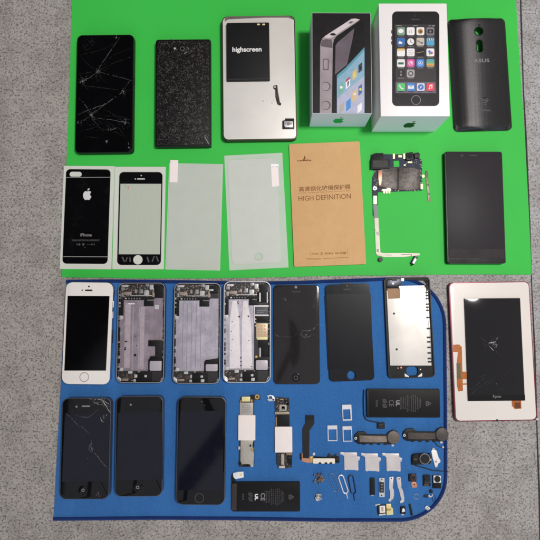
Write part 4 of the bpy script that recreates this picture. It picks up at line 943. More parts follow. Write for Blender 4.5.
# -- lower row of phones
rim_grey = mat('grey phone rim', (96, 100, 110), .35, .7)
def small_phone(label, quad, frame, disp, crop, parts):
    t = Thing('smartphone', label, 'phone', quad, 9, ZM, crop=crop)
    t.body('frame', frame, 0, 8.5, 7.5, .25); t.body('front_glass', glass_bezel, 7.9, 9.0, 6.8, .3, inset=.85)
    t.poly('display', lcd_blue, disp, 8.6, 9.04)
    return t
t = small_phone('black phone with a shattered upper right corner, below the white phone', [(62.8, 398.4), (111.2, 397.8), (108.8, 499.4), (58.8, 499.6)], rim_grey, [(62, 122), (246, 120), (238, 400), (50, 402)], (50, 385, 4.15), None)
t.rect('earpiece', steel, 132, 85, 166, 91, 8.8, 9.06, .5); t.disc('front_camera', ink_grey, 110, 90, 4, 8.8, 9.06)
t.disc('home_button', glassy('glossy button', (12, 12, 14), .05, .3), 137, 437, 19, 8.7, 9.08, .1); t.poly('home_mark', ink_grey, rrect(131, 431, 143, 443, 3), 8.9, 9.11, 0, holes=[[t.L(x, y, .0091) for x, y in rrect(133.5, 433.5, 140.5, 440.5, 2)]])
t.crop(50, 392, 7.714)
dB = 0
t.crack([([(300, 50), (340, 62), (400, 55)], 1.4), ([(400, 50), (420, 90), (450, 140), (468, 160)], 2.4), ([(404, 60), (440, 85), (470, 100)], 2.0), ([(398, 215), (412, 235)], 1.6), ([(412, 180), (420, 200)], 1.6), ([(388, 195), (402, 235)],), ([(436, 170), (440, 200)], 1.2), ([(410, 95), (380, 100), (340, 75)],), ([(320, 60), (350, 90), (380, 80)],)], 9.08, crack_bright, w=.2)
t.chips([(405, 68, 24, 110), (395, 62, 44, 50), (440, 110, 30, 60), (330, 62, 44, 30), (412, 200, 34, 34), (458, 145, 16, 30)], 9.1, crack_m)
t.crack([([(110, 150), (165, 200), (230, 275)],), ([(240, 260), (300, 320)],), ([(320, 370), (316, 420), (328, 460)], 1.8), ([(322, 440), (400, 540), (455, 600)], 1.5), ([(310, 400), (300, 440), (322, 470)], 1.4), ([(370, 140), (290, 200), (200, 180)],)], 9.09, crack_m, w=.24, seed=4)
t.chips([(320, 430, 16, 18), (290, 515, 6, 6), (380, 830, 8, 10)], 9.1, crack_m)
t.crop(50, 385, 4.15); t.crack([([(190, 462), (198, 440), (205, 464)], 2)], 9.08, crack_m, w=.3)
t = small_phone('uncracked black phone between the corner cracked phone and the taller grey phone', [(117.0, 396.6), (163.0, 395.8), (162.4, 496.4), (113.6, 497.0)], rim_grey, [(282, 116), (466, 113), (468, 392), (276, 396)], (50, 385, 4.15), None)
t.disc('front_camera', ink_grey, 335, 82, 4, 8.8, 9.06); t.rect('earpiece', deep_black, 350, 79, 384, 86, 8.8, 9.06, .5)
t.disc('home_button', glassy('glossy button', (12, 12, 14), .05, .3), 366, 424, 20, 8.7, 9.08, .1); t.poly('home_mark', ink_grey, rrect(358, 419, 370, 431, 3), 8.9, 9.11, 0, holes=[[t.L(x, y, .0091) for x, y in rrect(360.5, 421.5, 367.5, 428.5, 2)]])
t = Thing('smartphone', 'slate grey taller phone with a glossy dark front, left of the two narrow circuit boards', 'phone', [(178.6, 396.8), (226.2, 396.8), (224.6, 505.0), (174.8, 505.2)], 7.6, ZM, crop=(160, 385, 3.857))
t.body('body', rim_grey, 0, 7.2, 8, .25); t.body('front_glass', glass_bezel, 6.7, 7.6, 7.3, .3, inset=.75)
t.poly('display', lcd_blue, [(80, 100), (246, 100), (242, 406), (70, 406)], 7.4, 7.64)
t.disc('front_camera', ink_dim, 162, 64, 2.6, 7.4, 7.66); t.rect('earpiece', deep_black, 148, 76, 176, 81, 7.4, 7.66, .5)
t.disc('home_button', ink_dim, 152, 436, 17, 7.4, 7.66, 0, inner=15.5)
# ------------------------------------------------------------------ small parts on the blue mat
t = Thing('circuit_board', 'narrow phone circuit board with grey shields and a white sticker, above the lower battery', 'circuit board', [(239, 397), (255, 397), (254, 468), (239, 468)], 1, ZM, crop=(230, 395, 6.75))
t.poly('board', pcb_dark, [(75, 10), (205, 8), (205, 32), (165, 34), (162, 130), (164, 480), (120, 486), (60, 484), (62, 300), (66, 40)], .2, 1.0)
t.rect('connector', pale_gold, 80, 12, 136, 44, 1.0, 2.4, .4, .2); t.rect('shield', shield_grey, 66, 52, 156, 138, 1.0, 2.2, .4, .2)
t.poly('shield', shield_grey, [(72, 300), (158, 306), (150, 345), (162, 400), (158, 478), (138, 484), (132, 466), (108, 464), (86, 480), (70, 444)], 1.0, 2.1, .2)
s_ = t.rect('sticker', sticker_white, 56, 136, 171, 306, 2.0, 2.5, .8, .1)
r_ = t.disc('coil', gold, 183, 13, 16, .8, 2.0, .2, inner=7); t.rect('chip', deep_black, 140, 0, 168, 26, 1.0, 2.0, .2)
for X, Y, w_, h_, m_ in ((150, 368, 16, 22, gold), (138, 342, 12, 14, deep_black), (62, 358, 12, 20, bright_steel), (100, 474, 30, 14, deep_black), (66, 462, 14, 18, deep_black), (146, 40, 10, 16, gold), (160, 330, 8, 26, deep_black), (150, 480, 12, 12, bright_steel), (125, 476, 26, 12, deep_black), (72, 44, 8, 16, tan)): t.rect('component', m_, X-w_/2, Y-h_/2, X+w_/2, Y+h_/2, 1.0, 2.3, .2, .1)
bm = bmesh.new(); rr = random.Random(31)
for y in (70, 84, 98, 112): bm_q = [bm_ for bm_ in dash(84, 140, y, 2.5, 4, rr)]; [prism(bm, [t.L(a, b, .0022) for a, b in q], 2.19*MM, 2.23*MM) for q in bm_q]
t.add('small_print', finish(bm, 'small_print', ink_grey, 0))

t = Thing('circuit_board', 'narrow dark phone circuit board with a white sticker, left of the black ribbon cable', 'circuit board', [(275, 397), (290, 397), (290.5, 468), (276, 468)], 1, ZM, crop=(270, 395, 6.75))
t.poly('board', pcb_dark, [(30, 22), (60, 14), (130, 22), (132, 100), (134, 210), (150, 390), (148, 490), (100, 496), (52, 494), (48, 380), (38, 215), (34, 110)], .2, 1.0)
t.rect('contact_bar', mat('tan bar', (176, 158, 140), .4, .4), 34, 114, 130, 130, 1.0, 2.0, .2, .1); t.rect('chip', soft_black, 50, 134, 130, 212, 1.0, 2.2, .4, .15)
t.rect('sticker', sticker_white, 33, 214, 150, 388, 2.0, 2.5, .8, .1)
for X0, Y0, X1, Y1, m_ in ((62, 30, 96, 62, shield_dark), (64, 66, 112, 106, shield_grey), (44, 36, 58, 100, shield_dark), (100, 30, 126, 70, soft_black), (116, 52, 128, 64, deep_black), (66, 28, 90, 34, pale_gold), (46, 396, 70, 470, shield_dark), (76, 400, 96, 470, shield_grey), (100, 402, 116, 480, shield_dark), (118, 412, 148, 470, soft_black), (110, 392, 148, 404, tan), (60, 480, 100, 494, bright_steel), (38, 150, 46, 210, tan), (78, 76, 100, 98, copper)): t.rect('component', m_, X0, Y0, X1, Y1, 1.0, 2.2, .2, .1)
bm = bmesh.new()
for _ in range(70):
    X, Y = rr.choice([(rr.uniform(38, 128), rr.uniform(24, 112)), (rr.uniform(52, 146), rr.uniform(392, 492))]); x, y = t.L(X, Y, .002); a, b = rr.uniform(.2, .55)*MM, rr.uniform(.2, .45)*MM
    prism(bm, rrect(x-a, y-b, x+a, y+b), 1*MM, rr.uniform(1.6, 2.6)*MM)
o = t.add('small_components', finish(bm, 'small_components', mat('tiny metal components', (140, 128, 122), .4, .4), 0)); o['kind'] = 'stuff'
t.crop(230, 395, 6.75); t.poly('arm', bright_steel, [(250, 6), (268, 0), (290, 6), (304, 22), (302, 40), (262, 42), (250, 30), (262, 24)], .4, 1.4, .1); t.rect('arm_chip', blue_foil, 264, 8, 286, 26, 1.3, 1.9, .2); t.disc('arm_screw', shield_dark, 292, 32, 6, 1.3, 1.9)

def battery_print(t, X, Yc, m, k=1.0, flip=1):
    """recycling triangle, lines of small print running up the label, compliance marks; X maps 0..1 along the label"""
    def vline(u, n, half): return [[(b, a) for a, b in q] for q in dash(Yc-half, Yc+half, X(u), 1.5*k, n, rr)]
    q = []
    for u, n, hf in ((.40, 6, 42), (.425, 7, 42), (.45, 6, 40), (.475, 7, 44), (.505, 8, 56), (.53, 8, 52), (.57, 8, 54), (.595, 9, 60), (.625, 8, 56), (.655, 6, 44), (.68, 5, 36), (.70, 4, 30)): q += vline(u, n, hf*k)
    t.marks('small_print', m, q, 3.62); t.marks('part_number', m, vline(.045, 3, 22*k)+vline(.06, 3, 22*k), 3.62)
    def ringq(cx, cy, r, w, a0, a1, n=12):
        return [[(cx+(r+s*w)*math.cos(math.radians(a0+(a1-a0)*i/n)), cy+(r+s*w)*math.sin(math.radians(a0+(a1-a0)*i/n))) for s, i in [(-1, i) for i in range(n+1)]+[(1, i) for i in range(n, -1, -1)]]]
    tri = [(X(.82)-16*k*flip, Yc-18*k), (X(.82)-16*k*flip, Yc+18*k), (X(.82)+18*k*flip, Yc)]
    p = []
    for a, b in zip(tri, tri[1:]+tri[:1]):
        d = Vector((b[0]-a[0], b[1]-a[1])); L_ = d.length; d = d/L_; n = Vector((-d.y, d.x))*2.2*k
        a2 = Vector(a)+d*L_*.06; b2 = Vector(a)+d*L_*.86; p.append([tuple(a2-n), tuple(b2-n), tuple(b2+n), tuple(a2+n)])
    t.marks('recycling_mark', m, p+[circle(X(.82)-4*k*flip, Yc, 5*k, 8)], 3.62)
    b = []
    for dy in (-16, 16):
        b += ringq(X(.17), Yc+dy*k, 11*k, 1.6*k, 0, 360)+[[(X(.17)-15*k, Yc+dy*k-13*k), (X(.17)-12*k, Yc+dy*k-15*k), (X(.17)+15*k, Yc+dy*k+13*k), (X(.17)+12*k, Yc+dy*k+15*k)]]
    t.marks('bin_mark', m, b, 3.62)
t = Thing('battery', 'black phone battery with a white ended cable, at the bottom edge of the mat', 'battery', [(232.4, 482.2), (300.2, 482.4), (300.0, 511.4), (232.4, 512.0)], 3.6, ZM, crop=(225, 465, 6.75))
t.body('casing', soft_black, .05, 3.2, 1.4, .5); t.rect('label', mat('black battery label', (20, 18, 18), .45, var=.1, spec=.2), 84, 124, 504, 310, 3.0, 3.6, .8, .15)
t.rect('circuit_end', mat('dark brown tape', (48, 36, 34), .45), 46, 126, 78, 306, 3.1, 3.7, .6, .2)
battery_print(t, lambda u: 100+u*425, 216, ink_dim); t.text('CE', 256, 215, 48, ink_grey, 3.66, rot=-PI/2, Hh=30, bold=.02) ; t.text('UL', 212, 217, 40, ink_white, 3.66, rot=-PI/2, Hh=22, bold=.05)
t.poly('cable', deep_black, [(50, 60), (70, 80), (74, 126), (46, 128), (44, 80)], 1.0, 2.2, .2); t.poly('connector', mat('white foil', (236, 234, 234), .3, .2), [(54, 56), (84, 48), (124, 46), (126, 84), (70, 96), (56, 80)], 1.4, 3.0, .3)
t.rect('contact', pale_gold, 100, 56, 116, 76, 2.9, 3.15)
t = Thing('battery', 'large black phone battery with a thin wire and black plug, below the upturned display', 'battery', [(367.0, 389.2), (440.0, 389.0), (440.2, 417.4), (367.4, 417.8)], 3.6, ZM, crop=(350, 385, 5.4))
t.body('casing', soft_black, .05, 3.2, 1.2, .5); t.rect('label', mat('black battery label', (22, 20, 20), .4), 98, 26, 484, 172, 3.0, 3.6, .8, .15)
battery_print(t, lambda u: 125+u*365, 100, ink_dim, .8); t.text('CE', 224, 98, 34, ink_dim, 3.66, rot=-PI/2, Hh=26); t.text('UL', 258, 98, 30, ink_grey, 3.66, rot=-PI/2, Hh=20, bold=.05)
t.rect('circuit_end', deep_black, 92, 28, 100, 172, 3.0, 3.75, .3, .1)
t.tubes('wire', deep_black, [[(74, 26), (72, 90), (74, 160), (84, 184), (104, 194), (150, 202), (168, 210)]], .7, .9); t.rect('plug', soft_black, 148, 204, 188, 236, .1, 2.0, .4, .2); t.rect('plug_contacts', shield_dark, 156, 212, 182, 218, 1.9, 2.2); t.rect('plug_contacts', shield_dark, 156, 224, 182, 230, 1.9, 2.2)

t = Thing('flex_cable', 'black L shaped ribbon cable with a white connector bar, beside the narrow circuit boards', 'ribbon cable', [(301, 415), (340, 415), (340, 464), (301, 464)], 1, ZM, crop=(295, 410, 7.714))
t.poly('ribbon', mat('black ribbon', (20, 18, 19), .35, var=.1), [(78, 40), (148, 40), (150, 105), (112, 160), (110, 370), (60, 372), (57, 150), (64, 130), (80, 105)], .6, .95)
t.rect('ribbon_end', soft_black, 80, 40, 146, 80, .9, 1.2, .2)
t.poly('copper_foil', copper, [(46, 340), (60, 330), (66, 372), (130, 378), (134, 404), (100, 408), (56, 396), (44, 375)], .2, .7, .1); t.rect('black_block', deep_black, 40, 336, 52, 384, .1, 1.4, .2, .1)
t.poly('gold_plate', gold, [(108, 362), (134, 356), (140, 404), (118, 408)], .7, 1.2, .1); t.rect('white_socket', mat('cream plastic', (226, 216, 202), .45), 140, 374, 308, 414, .1, 2.6, .8, .3)
for x in (178, 224, 262): t.poly('socket_notch', deep_black, [(x, 416), (x+10, 402), (x+22, 404), (x+28, 416)], .2, 2.7)
t.poly('flex_tail', soft_black, [(150, 360), (240, 366), (270, 352), (340, 360), (344, 376), (150, 378)], .2, 1.6, .1); t.poly('end_block', deep_black, [(308, 372), (340, 368), (346, 400), (330, 412), (308, 404)], .1, 2.4, .3)
t.disc('microphone', bright_steel, 145, 341, 10, .3, 1.6, .2); t.disc('stud', shield_dark, 268, 350, 12, .3, 1.8, .2); t.disc('stud', shield_dark, 316, 348, 8, .3, 1.6, .2)

def tray(label, quad, crop, win):
    t = Thing('card_tray', label, 'card tray', quad, 1.4, ZM, 'silver card trays', solo=True, crop=crop)
    t.body('tray', mat('tray metal', (214, 212, 218), .35, .35), .05, 1.4, .5, 0, holes=[rrect(*t.box2(*win, 1.4), .0004)])
    return t
tray('silver card tray lying alone above the pair of trays', [(342.0, 405.0), (351.4, 404.6), (352.0, 420.4), (342.8, 420.8)], (290, 385, 3.375), (179.5, 82, 204, 116))
tray('left silver card tray of the side by side pair', [(327.0, 425.4), (337.2, 425.6), (337.4, 441.0), (328.2, 441.0)], (295, 410, 7.714), (259, 149, 321, 233))
tray('right silver card tray of the side by side pair', [(342.0, 426.2), (351.8, 426.4), (352.2, 441.6), (343.4, 441.6)], (295, 410, 7.714), (375, 152, 435, 238))

def speaker_mod(label, dx, dy, foil, foil2, kind):
    t = Thing('loudspeaker', label, 'loudspeaker', [(354+dx/5.4, 432+dy/5.4), (400+dx/5.4, 432+dy/5.4), (400+dx/5.4, 445+dy/5.4), (354+dx/5.4, 445+dy/5.4)], 3, ZM, 'loudspeaker modules', crop=(350+dx/5.4, 385+dy/5.4, 5.4))
    t.poly('case', deep_black, [(22, 285), (28, 268), (44, 254), (80, 252), (96, 268), (198, 270), (210, 254), (235, 243), (258, 252), (270, 280), (262, 306), (240, 322), (212, 322), (195, 314), (50, 320), (30, 308)], .1, 2.8, .3)
    t.poly('foil', foil, [(50, 270), (62, 274), (196, 275), (200, 308), (150, 310), (52, 308)], 2.7, 3.2, .15)
    t.disc('membrane', foil2, 236, 284, 33, 2.7, 3.3, .3); t.disc('membrane_dip', foil2, 236, 284, 22, 3.2, 3.4, .15)
    t.disc('screw_eye', bright_steel, 31, 288, 7, 2.6, 3.1, .1, inner=3)
    for x in (70, 110, 150, 185): t.rect('clip', deep_black, x, 312, x+14, 324, .2, 2.0)
    t.poly('contact_tail', bright_steel, [(222, 320), (236, 318), (238, 330), (226, 332)], .2, 1.4, .1)
    if kind: t.tubes('wire', deep_black, [[(192, 322), (206, 342), (226, 352), (240, 352)]], .45, .6); t.disc('wire_tip', bright_steel, 240, 352, 5, .3, 1.3)
    return t
speaker_mod('loudspeaker module with a shiny grey foil top, left one below the large battery', 0, 0, foil_brown, mat('speaker felt', (96, 86, 78), .5, .2), False)
speaker_mod('loudspeaker module with a dull dark top and fine wire, reaching over the mat edge', 263, -16, foil_dull, mat('dark speaker felt', (72, 66, 62), .5, .2), True)

# three shield plates: one built, then copied
pink_steel = mat('pinkish steel', (208, 200, 200), .36, .35, var=.06)
t = Thing('shield_plate', 'silver shield plate directly below the right card tray of the pair, its face slightly scuffed', 'shield plate', [(344.4, 452.4), (359.0, 452.6), (358.6, 470.2), (344.6, 469.6)], 1, ZM, 'silver shield plates', crop=(340, 440, 7.714))
t.poly('plate', pink_steel, [(30, 96), (130, 97), (132, 126), (140, 130), (142, 234), (122, 236), (118, 230), (52, 228), (50, 234), (34, 230)], .3, .9, .15)
t.poly('side_tab', bright_steel, [(2, 94), (30, 97), (31, 122), (22, 120), (20, 112), (2, 112)], .2, .7, .1); t.poly('side_tab', bright_steel, [(132, 126), (154, 132), (150, 156), (140, 160)], .2, .8, .1)
t.disc('foot', bright_steel, 42, 224, 6, .5, 1.1, .1); t.disc('foot', bright_steel, 132, 228, 6, .5, 1.1, .1); t.marks('crease', steel, [[(36, 130), (128, 128), (128, 130), (36, 132)]], .91)
base_root = t.root
for lab, dx, dy in (('silver shield plate between two others of its kind, right of the white connector bar', 161, 8), ('silver shield plate below the left loudspeaker, nearest to the black camera with a cable', 324, 8)):
    c = copy_tree(base_root); p0 = P(340, 440, ZM); p1 = P(340+dx/7.714, 440+dy/7.714, ZM)
    c.matrix_world = Matrix.Translation(p1-p0) @ base_root.matrix_world; c['label'] = lab

def pin(label, top, bot, r, prong, rad, m):
    t = Thing('eject_pin', label, 'eject pin', [(top[0]/9+305, top[1]/9+465)]*4, .5, ZM, 'wire eject pins', solo=True) if False else None
    x0, y0 = 305+min(top[0], bot[0])/9-3, 465+top[1]/9-3; x1, y1 = 305+prong[0]/9+1, 465+prong[1]/9
    t = Thing('eject_pin', label, 'eject pin', [(x0, y0), (x1, y0), (x1, y1), (x0, y1)], .6, ZM, 'wire eject pins', solo=True, crop=(305, 465, 9))
    a = math.atan2(bot[1]-top[1], bot[0]-top[0]); pts = []
    for k in range(15): b = a+PI/2+PI*k/14; pts.append((top[0]+r*math.cos(b), top[1]+r*math.sin(b)))
    for k in range(15): b = a-PI/2+PI*k/14; pts.append((bot[0]+r*math.cos(b), bot[1]+r*math.sin(b)))
    bm = bmesh.new()
    tube(bm, [Vector((*t.L(x, y, .0008), .0008)) for x, y in pts], rad*MM, 8, True)
    e = (bot[0]+r*math.cos(a), bot[1]+r*math.sin(a)); tube(bm, [Vector((*t.L(x, y, .0008), .0008)) for x, y in (e, ((e[0]+prong[0])/2, (e[1]+prong[1])/2), prong)], [rad*MM, rad*.9*MM, rad*.6*MM], 8)
    t.add('pin', finish(bm, 'pin', m, 60))
pin('thinnest dull grey wire eject pin', (241, 100), (279, 216), 23, (299, 300), .32, mat('dull wire', (128, 138, 160), .4, .6))
pin('thick bright white wire eject pin', (324, 112), (364, 232), 22, (384, 302), .75, mat('white steel wire', (226, 226, 230), .3, .3))
pin('dark blackened wire eject pin', (412, 116), (434, 236), 22, (446, 322), .58, mat('dark wire', (34, 38, 50), .35, .4))

# screws: one built, copies in two small heaps
def screw(label, x, y, group, m):
    p = (305+x/9, 465+y/9); t = Thing('screw', label, 'screw', [(p[0]-2, p[1]-2), (p[0]+2, p[1]-2), (p[0]+2, p[1]+2), (p[0]-2, p[1]+2)], 1, ZM, group)
    t.lpoly('head', m, circle(0, 0, .0011, 14), 1.6, 2.3, .2); t.lpoly('slot', deep_black, rrect(-.0007, -.00014, .0007, .00014), 2.2, 2.33); t.lpoly('shank', steel, circle(0, 0, .0005, 10), 0, 1.7)
    return t.root
rr = random.Random(8)
for cx, cy, n, sp, mm_, lab, grp in ((118, 118, 34, 46, mat('brass screw', (120, 98, 76), .4, .6), 'tiny brownish screw in the upper of two heaps on the blue mat', 'brownish screws of the upper heap'), (120, 290, 20, 34, mat('nickel screw', (196, 190, 182), .35, .6), 'tiny silvery screw in the lower of two heaps on the blue mat', 'silvery screws of the lower heap')):
    r0 = screw(lab, cx, cy, grp, mm_); M0 = r0.matrix_world.copy(); pc = P(305+cx/9, 465+cy/9, ZM)
    for k in range(n):
        o = r0 if k == 0 else copy_tree(r0)
        a = rr.uniform(0, 6.28); d = sp*math.sqrt(rr.random()) if k else 0
        p = P(305+(cx+d*math.cos(a))/9, 465+(cy+d*.85*math.sin(a))/9, ZM)
        lie = rr.random() < .6
        lift = .0011 if lie else 0.0
        if d < sp*.45 and k: lift += .0014
        o.matrix_world = Matrix.Translation((p.x, p.y, ZM+lift)) @ Matrix.Rotation(rr.uniform(0, 6.28), 4, 'Z') @ Matrix.Rotation(math.radians(rr.uniform(75, 96) if lie else rr.uniform(0, 12)), 4, 'X')
        o['label'] = lab

def solo(name, label, cat, bbox, crop, group=None, z=1.0):
    x0, y0, x1, y1 = [crop[i % 2]+v/crop[2] for i, v in enumerate(bbox)]
    return Thing(name, label, cat, [(x0, y0), (x1, y0), (x1, y1), (x0, y1)], z, ZM, group, crop=crop)
C = (340, 440, 7.714)
t = solo('contact_block', 'small plain black bar, left of the silver ended bar', 'contact block', (232, 293, 268, 432), C)
t.rect('bar', deep_black, 234, 294, 270, 424, .1, 2.0, .4, .2); t.rect('end_tab', steel, 240, 416, 260, 432, .1, 1.6, .2); t.rect('ridge', soft_black, 244, 306, 258, 410, 1.9, 2.3, .2)
t = solo('vibration_motor', 'small silver ended bar with a black middle, beside the plain black bar', 'vibration motor', (302, 294, 344, 440), C)
t.rect('bracket', bright_steel, 303, 294, 344, 440, .1, 1.2, .6, .2); t.rect('housing', mat('dark motor body', (44, 44, 50), .35), 307, 324, 340, 406, 1.0, 2.6, .4, .2)
for y, s in ((345, 7), (365, 5), (388, 8)): t.rect('print', ink_grey, 324-s, y-4, 324+s, y+4, 2.55, 2.66)
t.disc('screw_eye', dark_steel, 324, 304, 5, 1.1, 1.4); t.disc('screw_eye', dark_steel, 322, 428, 5, 1.1, 1.4)
t = solo('metal_bracket', 'straighter bent silver bracket strip with a curled foot, left of a similar tilted strip', 'bracket', (374, 282, 420, 478), C, z=.8)
t.poly('strip', pink_steel, [(380, 286), (412, 284), (412, 300), (406, 366), (416, 385), (416, 430), (410, 456), (392, 462), (384, 452), (388, 400), (378, 372)], .2, .9, .15); t.poly('foot', bright_steel, [(374, 454), (392, 452), (398, 468), (384, 478), (374, 468)], .2, 1.4, .2); t.disc('eyelet', dark_steel, 398, 296, 5, .8, 1.0)
t = solo('metal_bracket', 'tilted bent silver bracket strip, nearer to the camera modules than the straighter one', 'bracket', (432, 284, 498, 488), C, z=.8)
t.poly('strip', pink_steel, [(434, 292), (450, 286), (468, 290), (474, 340), (472, 368), (486, 390), (496, 450), (494, 476), (476, 470), (466, 430), (456, 384), (446, 366)], .2, .9, .15); t.poly('foot', bright_steel, [(460, 472), (480, 464), (496, 474), (484, 484), (464, 488)], .2, 1.4, .2); t.disc('eyelet', dark_steel, 456, 300, 5, .8, 1.0)

C = (370, 470, 9)
t = solo('card_reader', 'gold and white connector block with a black base, below the silver bracket strips', 'connector', (45, 305, 210, 410), C)
t.poly('base', deep_black, [(64, 318), (148, 312), (150, 404), (76, 410), (66, 380)], .1, 1.2, .2); t.poly('white_plate', sticker_white, [(86, 324), (136, 322), (138, 384), (88, 388)], 1.1, 1.9, .2); t.poly('gold_frame', pale_gold, [(146, 308), (188, 306), (192, 340), (206, 344), (210, 402), (150, 408)], .2, 1.7, .2)
t.poly('gold_step', gold, [(150, 346), (190, 344), (192, 366), (150, 368)], 1.6, 2.1, .1); t.poly('side_tab', bright_steel, [(44, 312), (90, 304), (90, 316), (64, 322), (52, 328)], .2, .8, .1); t.poly('emblem_plate', shield_grey, [(100, 334), (120, 330), (122, 372), (104, 374)], 1.8, 2.05)
t.poly('front_lip', bright_steel, [(80, 398), (140, 392), (144, 404), (84, 412)], .2, 1.5, .1)
t = solo('button_switch', 'small black switch with a white inner piece, left of the short black strip', 'switch', (274, 330, 320, 404), C)
t.rect('case', deep_black, 276, 332, 320, 396, .1, 1.8, .4, .2); t.poly('white_piece', mat('white plastic', (226, 226, 230), .4), [(290, 352), (300, 344), (312, 352), (316, 378), (304, 372), (296, 382), (288, 378)], 1.7, 2.2, .15); t.rect('pad', bright_steel, 284, 396, 304, 408, .1, .8)
t = solo('rubber_strip', 'short black rubber strip near the rounded corner of the blue mat', 'strip', (350, 306, 390, 412), C)
t.solo = True; t.poly('strip', deep_black, [(350, 311), (368, 307), (388, 408), (370, 413)], .1, 1.2, .2)
C = (395, 470, 9)
t = solo('white_chip', 'small white plastic chip with two dark marks at the mat corner', 'chip', (268, 320, 326, 374), C)
t.poly('chip', mat('white plastic', (226, 226, 230), .4), [(286, 320), (326, 350), (306, 374), (268, 344)], .1, 1.4, .2); t.marks('mark', ink_grey, [[(284, 336), (290, 332), (310, 348), (304, 352)], [(276, 344), (282, 342), (304, 360), (298, 364)]], 1.42)
t = solo('seal_ring', 'thin pale ring lying between the camera modules and the black strip', 'ring', (162, 210, 220, 268), C)
t.solo = True; t.tubes('ring', mat('pale ring', (150, 166, 180), .35, .3), [[(192+24*math.cos(k*PI/12), 238+23*math.sin(k*PI/12)) for k in range(24)]], .28, .4, closed=True)
t = solo('camera_module', 'small camera module with a brown round lens and a copper coloured foot', 'camera module', (122, 32, 204, 162), C)
t.rect('base', deep_black, 124, 36, 192, 104, .1, 1.6, .3, .2); t.disc('lens_barrel', mat('brown barrel', (70, 46, 46), .4, .2), 166, 70, 30, 1.5, 3.4, .4); t.disc('lens', lens_m, 166, 70, 16, 3.3, 3.6); t.disc('lens_ring', shield_dark, 166, 70, 21, 3.3, 3.55, 0, inner=17)
t.poly('foot', copper, [(150, 108), (186, 108), (202, 136), (196, 158), (156, 160), (146, 136)], .1, 1.2, .2); t.disc('foot_spot', shield_dark, 174, 130, 6, 1.1, 1.4)
t = solo('camera_module', 'black square camera module with a brown lower edge, left of the white framed one', 'camera module', (254, 42, 322, 152), C)
t.rect('base', deep_black, 256, 46, 320, 146, .1, 2.0, .4, .2); t.rect('housing', mat('olive black housing', (54, 52, 44), .45), 268, 60, 318, 118, 1.9, 3.4, .5, .2); t.disc('lens', lens_m, 296, 84, 25, 3.3, 3.9, .2); t.rect('connector', mat('brown part', (92, 66, 54), .5), 262, 122, 304, 144, 1.9, 2.5, .2)
t = solo('camera_module', 'camera module with a white square frame round its lens', 'camera module', (340, 46, 414, 170), C)
t.rect('base', deep_black, 342, 48, 414, 166, .1, 1.8, .4, .2); f_ = t.rect('white_frame', white_card, 348, 52, 413, 114, 1.7, 3.4, .3, .15); t.disc('lens', lens_m, 382, 83, 28, 3.3, 3.8, .15); t.rect('connector', soft_black, 352, 128, 406, 156, 1.7, 2.4, .3, .1)
for x, y in ((362, 120), (396, 122)): t.disc('pad', shield_dark, x, y, 4, 1.8, 2.1)
t = solo('rubber_dot', 'tiny round black rubber dot below the black square camera module', 'rubber dot', (312, 178, 342, 210), C)
t.solo = True; t.disc('dot', deep_black, 327, 194, 15, .1, 1.8, .4)
t = solo('flex_scrap', 'tiny dark blue and silver scrap with thin wires, below the camera modules', 'scrap', (256, 216, 366, 304), C)
t.poly('scrap', mat('dark blue scrap', (18, 26, 48), .4), [(256, 236), (276, 220), (300, 222), (304, 244), (284, 252), (266, 248)], .1, 1.3, .2); t.poly('silver_piece', bright_steel, [(298, 230), (312, 224), (318, 240), (332, 230), (338, 216), (344, 222), (334, 242), (314, 248), (300, 242)], .2, 1.2, .1)
t.tubes('wire', dark_steel, [[(334, 244), (340, 270), (352, 300)], [(344, 226), (364, 240), (362, 280), (354, 300)]], .25, .5)
C = (390, 425, 9)
t = solo('camera_module', 'large round black camera with a long thin cable running off the mat', 'camera module', (196, 256, 372, 362), C)
t.poly('base', deep_black, [(198, 290), (206, 266), (262, 258), (362, 258), (374, 290), (370, 340), (356, 354), (262, 356), (206, 366), (198, 340)], .1, 3.0, .4)
t.rect('side_block', soft_black, 204, 272, 258, 346, 2.9, 3.8, .5, .2); t.rect('side_chip', shield_dark, 214, 300, 248, 318, 3.7, 4.1, .2)
b_ = t.disc('lens_barrel', dark_steel, 314, 306, 50, 2.9, 5.0, .4); t.disc('lens_rim', chrome, 314, 306, 46, 4.8, 5.3, 0, b_, inner=41); t.disc('lens', lens_m, 314, 306, 40, 4.6, 5.2, 0, b_)
t.disc('side_screw', bright_steel, 364, 312, 8, 2.9, 3.4, .1); t.disc('side_screw', bright_steel, 206, 360, 6, .5, 1.4, .1)
t.tubes('cable', deep_black, [[(206, 346, 1.2), (230, 364, 1.0), (270, 376, .9), (330, 392, .9), (380, 408, .9), (440, 412, .9), (476, 414, 2.2), (500, 416, 1.6), (530, 424, -1.6)]], .62, .8)
t = solo('metal_bracket', 'bright white metal bracket with a small rusty spot, beside the large round camera', 'bracket', (372, 206, 458, 386), C)
t.poly('plate', mat('white nickel', (238, 234, 230), .32, .15), [(372, 236), (380, 222), (400, 220), (420, 232), (434, 288), (456, 322), (448, 340), (432, 346), (426, 378), (408, 382), (402, 368), (398, 336), (384, 300)], .2, 1.2, .2); t.disc('eyelet', bright_steel, 392, 216, 10, .2, 1.3, .1, inner=4); t.disc('rusty_spot', mat('rust', (140, 70, 48), .6), 414, 330, 7, 1.1, 1.4)
t.disc('eyelet', bright_steel, 414, 372, 9, .3, 1.4, .1, inner=3.5)

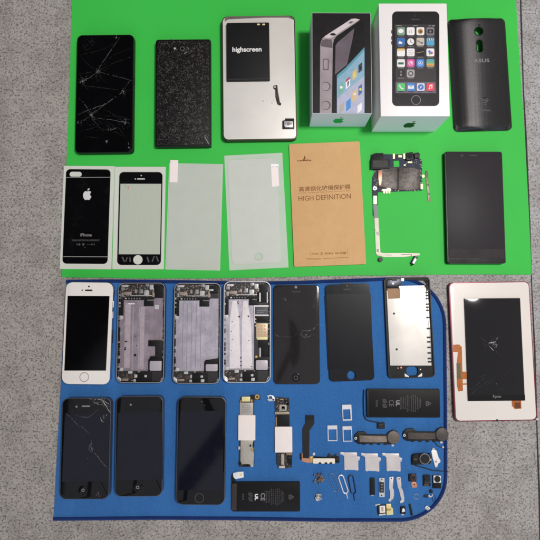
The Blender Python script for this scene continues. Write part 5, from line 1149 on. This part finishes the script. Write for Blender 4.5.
# ------------------------------------------------------------------ light: room reflected overhead + one ceiling lamp
w = bpy.data.worlds.new('World'); S.world = w; w.use_nodes = True
nt = NT(w.node_tree); bg = nt.n['Background']
tc = nt.new('ShaderNodeTexCoord'); sx = nt.new('ShaderNodeSeparateXYZ'); nt.l.new(tc.outputs['Generated'], sx.inputs[0])
X, Y, Z = sx.outputs; zc = nt.math('MAXIMUM', Z, .08)
u = nt.math('DIVIDE', X, zc); v = nt.math('DIVIDE', Y, zc)
dark = nt.sstep(nt.math('SUBTRACT', nt.math('MULTIPLY', nt.math('ADD', v, .22), .714), nt.math('ADD', u, .43)), -.04, .06)     # unlit side of the room
arm = nt.math('ABSOLUTE', nt.math('SUBTRACT', v, nt.math('ADD', nt.math('MULTIPLY', nt.math('ADD', u, .103), 1.27), -.283)))
arm = nt.math('MULTIPLY', nt.sstep(arm, .030, .040, 1, 0), nt.sstep(u, .0, .06, 1, 0))
head = nt.math('ADD', nt.math('POWER', nt.math('DIVIDE', nt.math('ADD', u, .045), .085), 2.0), nt.math('POWER', nt.math('DIVIDE', nt.math('ADD', v, .17), .13), 2.0))
head = nt.sstep(head, .9, 1.1, 1, 0)
head = nt.math('MULTIPLY', head, nt.sstep(u, -.06, -.04))
occ = nt.math('MAXIMUM', nt.math('MAXIMUM', arm, head), dark)
warm = nt.sstep(X, -.6, .9)
sky = nt.mix(warm, (.34, .35, .39, 1), (.48, .46, .45, 1))
sky = nt.mix(nt.sstep(Z, .12, .62, .62, 0), sky, (.02, .02, .02, 1))
sky = nt.mix(nt.sstep(Y, -.97, -.60, .9, 0), sky, (1.5, 1.85, 2.4, 1))          # cool daylight from the lower side
c = nt.mix(nt.math('MULTIPLY', occ, .95), sky, (.012, .012, .014, 1))
nt.l.new(c, bg.inputs[0]); bg.inputs[1].default_value = 1.0
la = bpy.data.lights.new('ceiling_lamp', 'AREA'); la.shape = 'DISK'; la.size = .27; la.energy = 22.5; la.color = (1, .96, .92)
lo = bpy.data.objects.new('ceiling_lamp', la); COL.objects.link(lo)
hl = 1.55; u0, v0 = .28, .14
lo.location = (u0*(HC+hl), v0*(HC+hl), hl); d = Vector((0, 0, 0))-Vector(lo.location); lo.rotation_euler = d.to_track_quat('-Z', 'Y').to_euler()
vs = S.view_settings; vs.view_transform = 'Standard'; vs.look = 'None'; vs.exposure = 0; vs.gamma = 1
S.cycles.use_denoising = True; S.cycles.max_bounces = 8; S.cycles.filter_width = 1.9
S.render.film_transparent = False
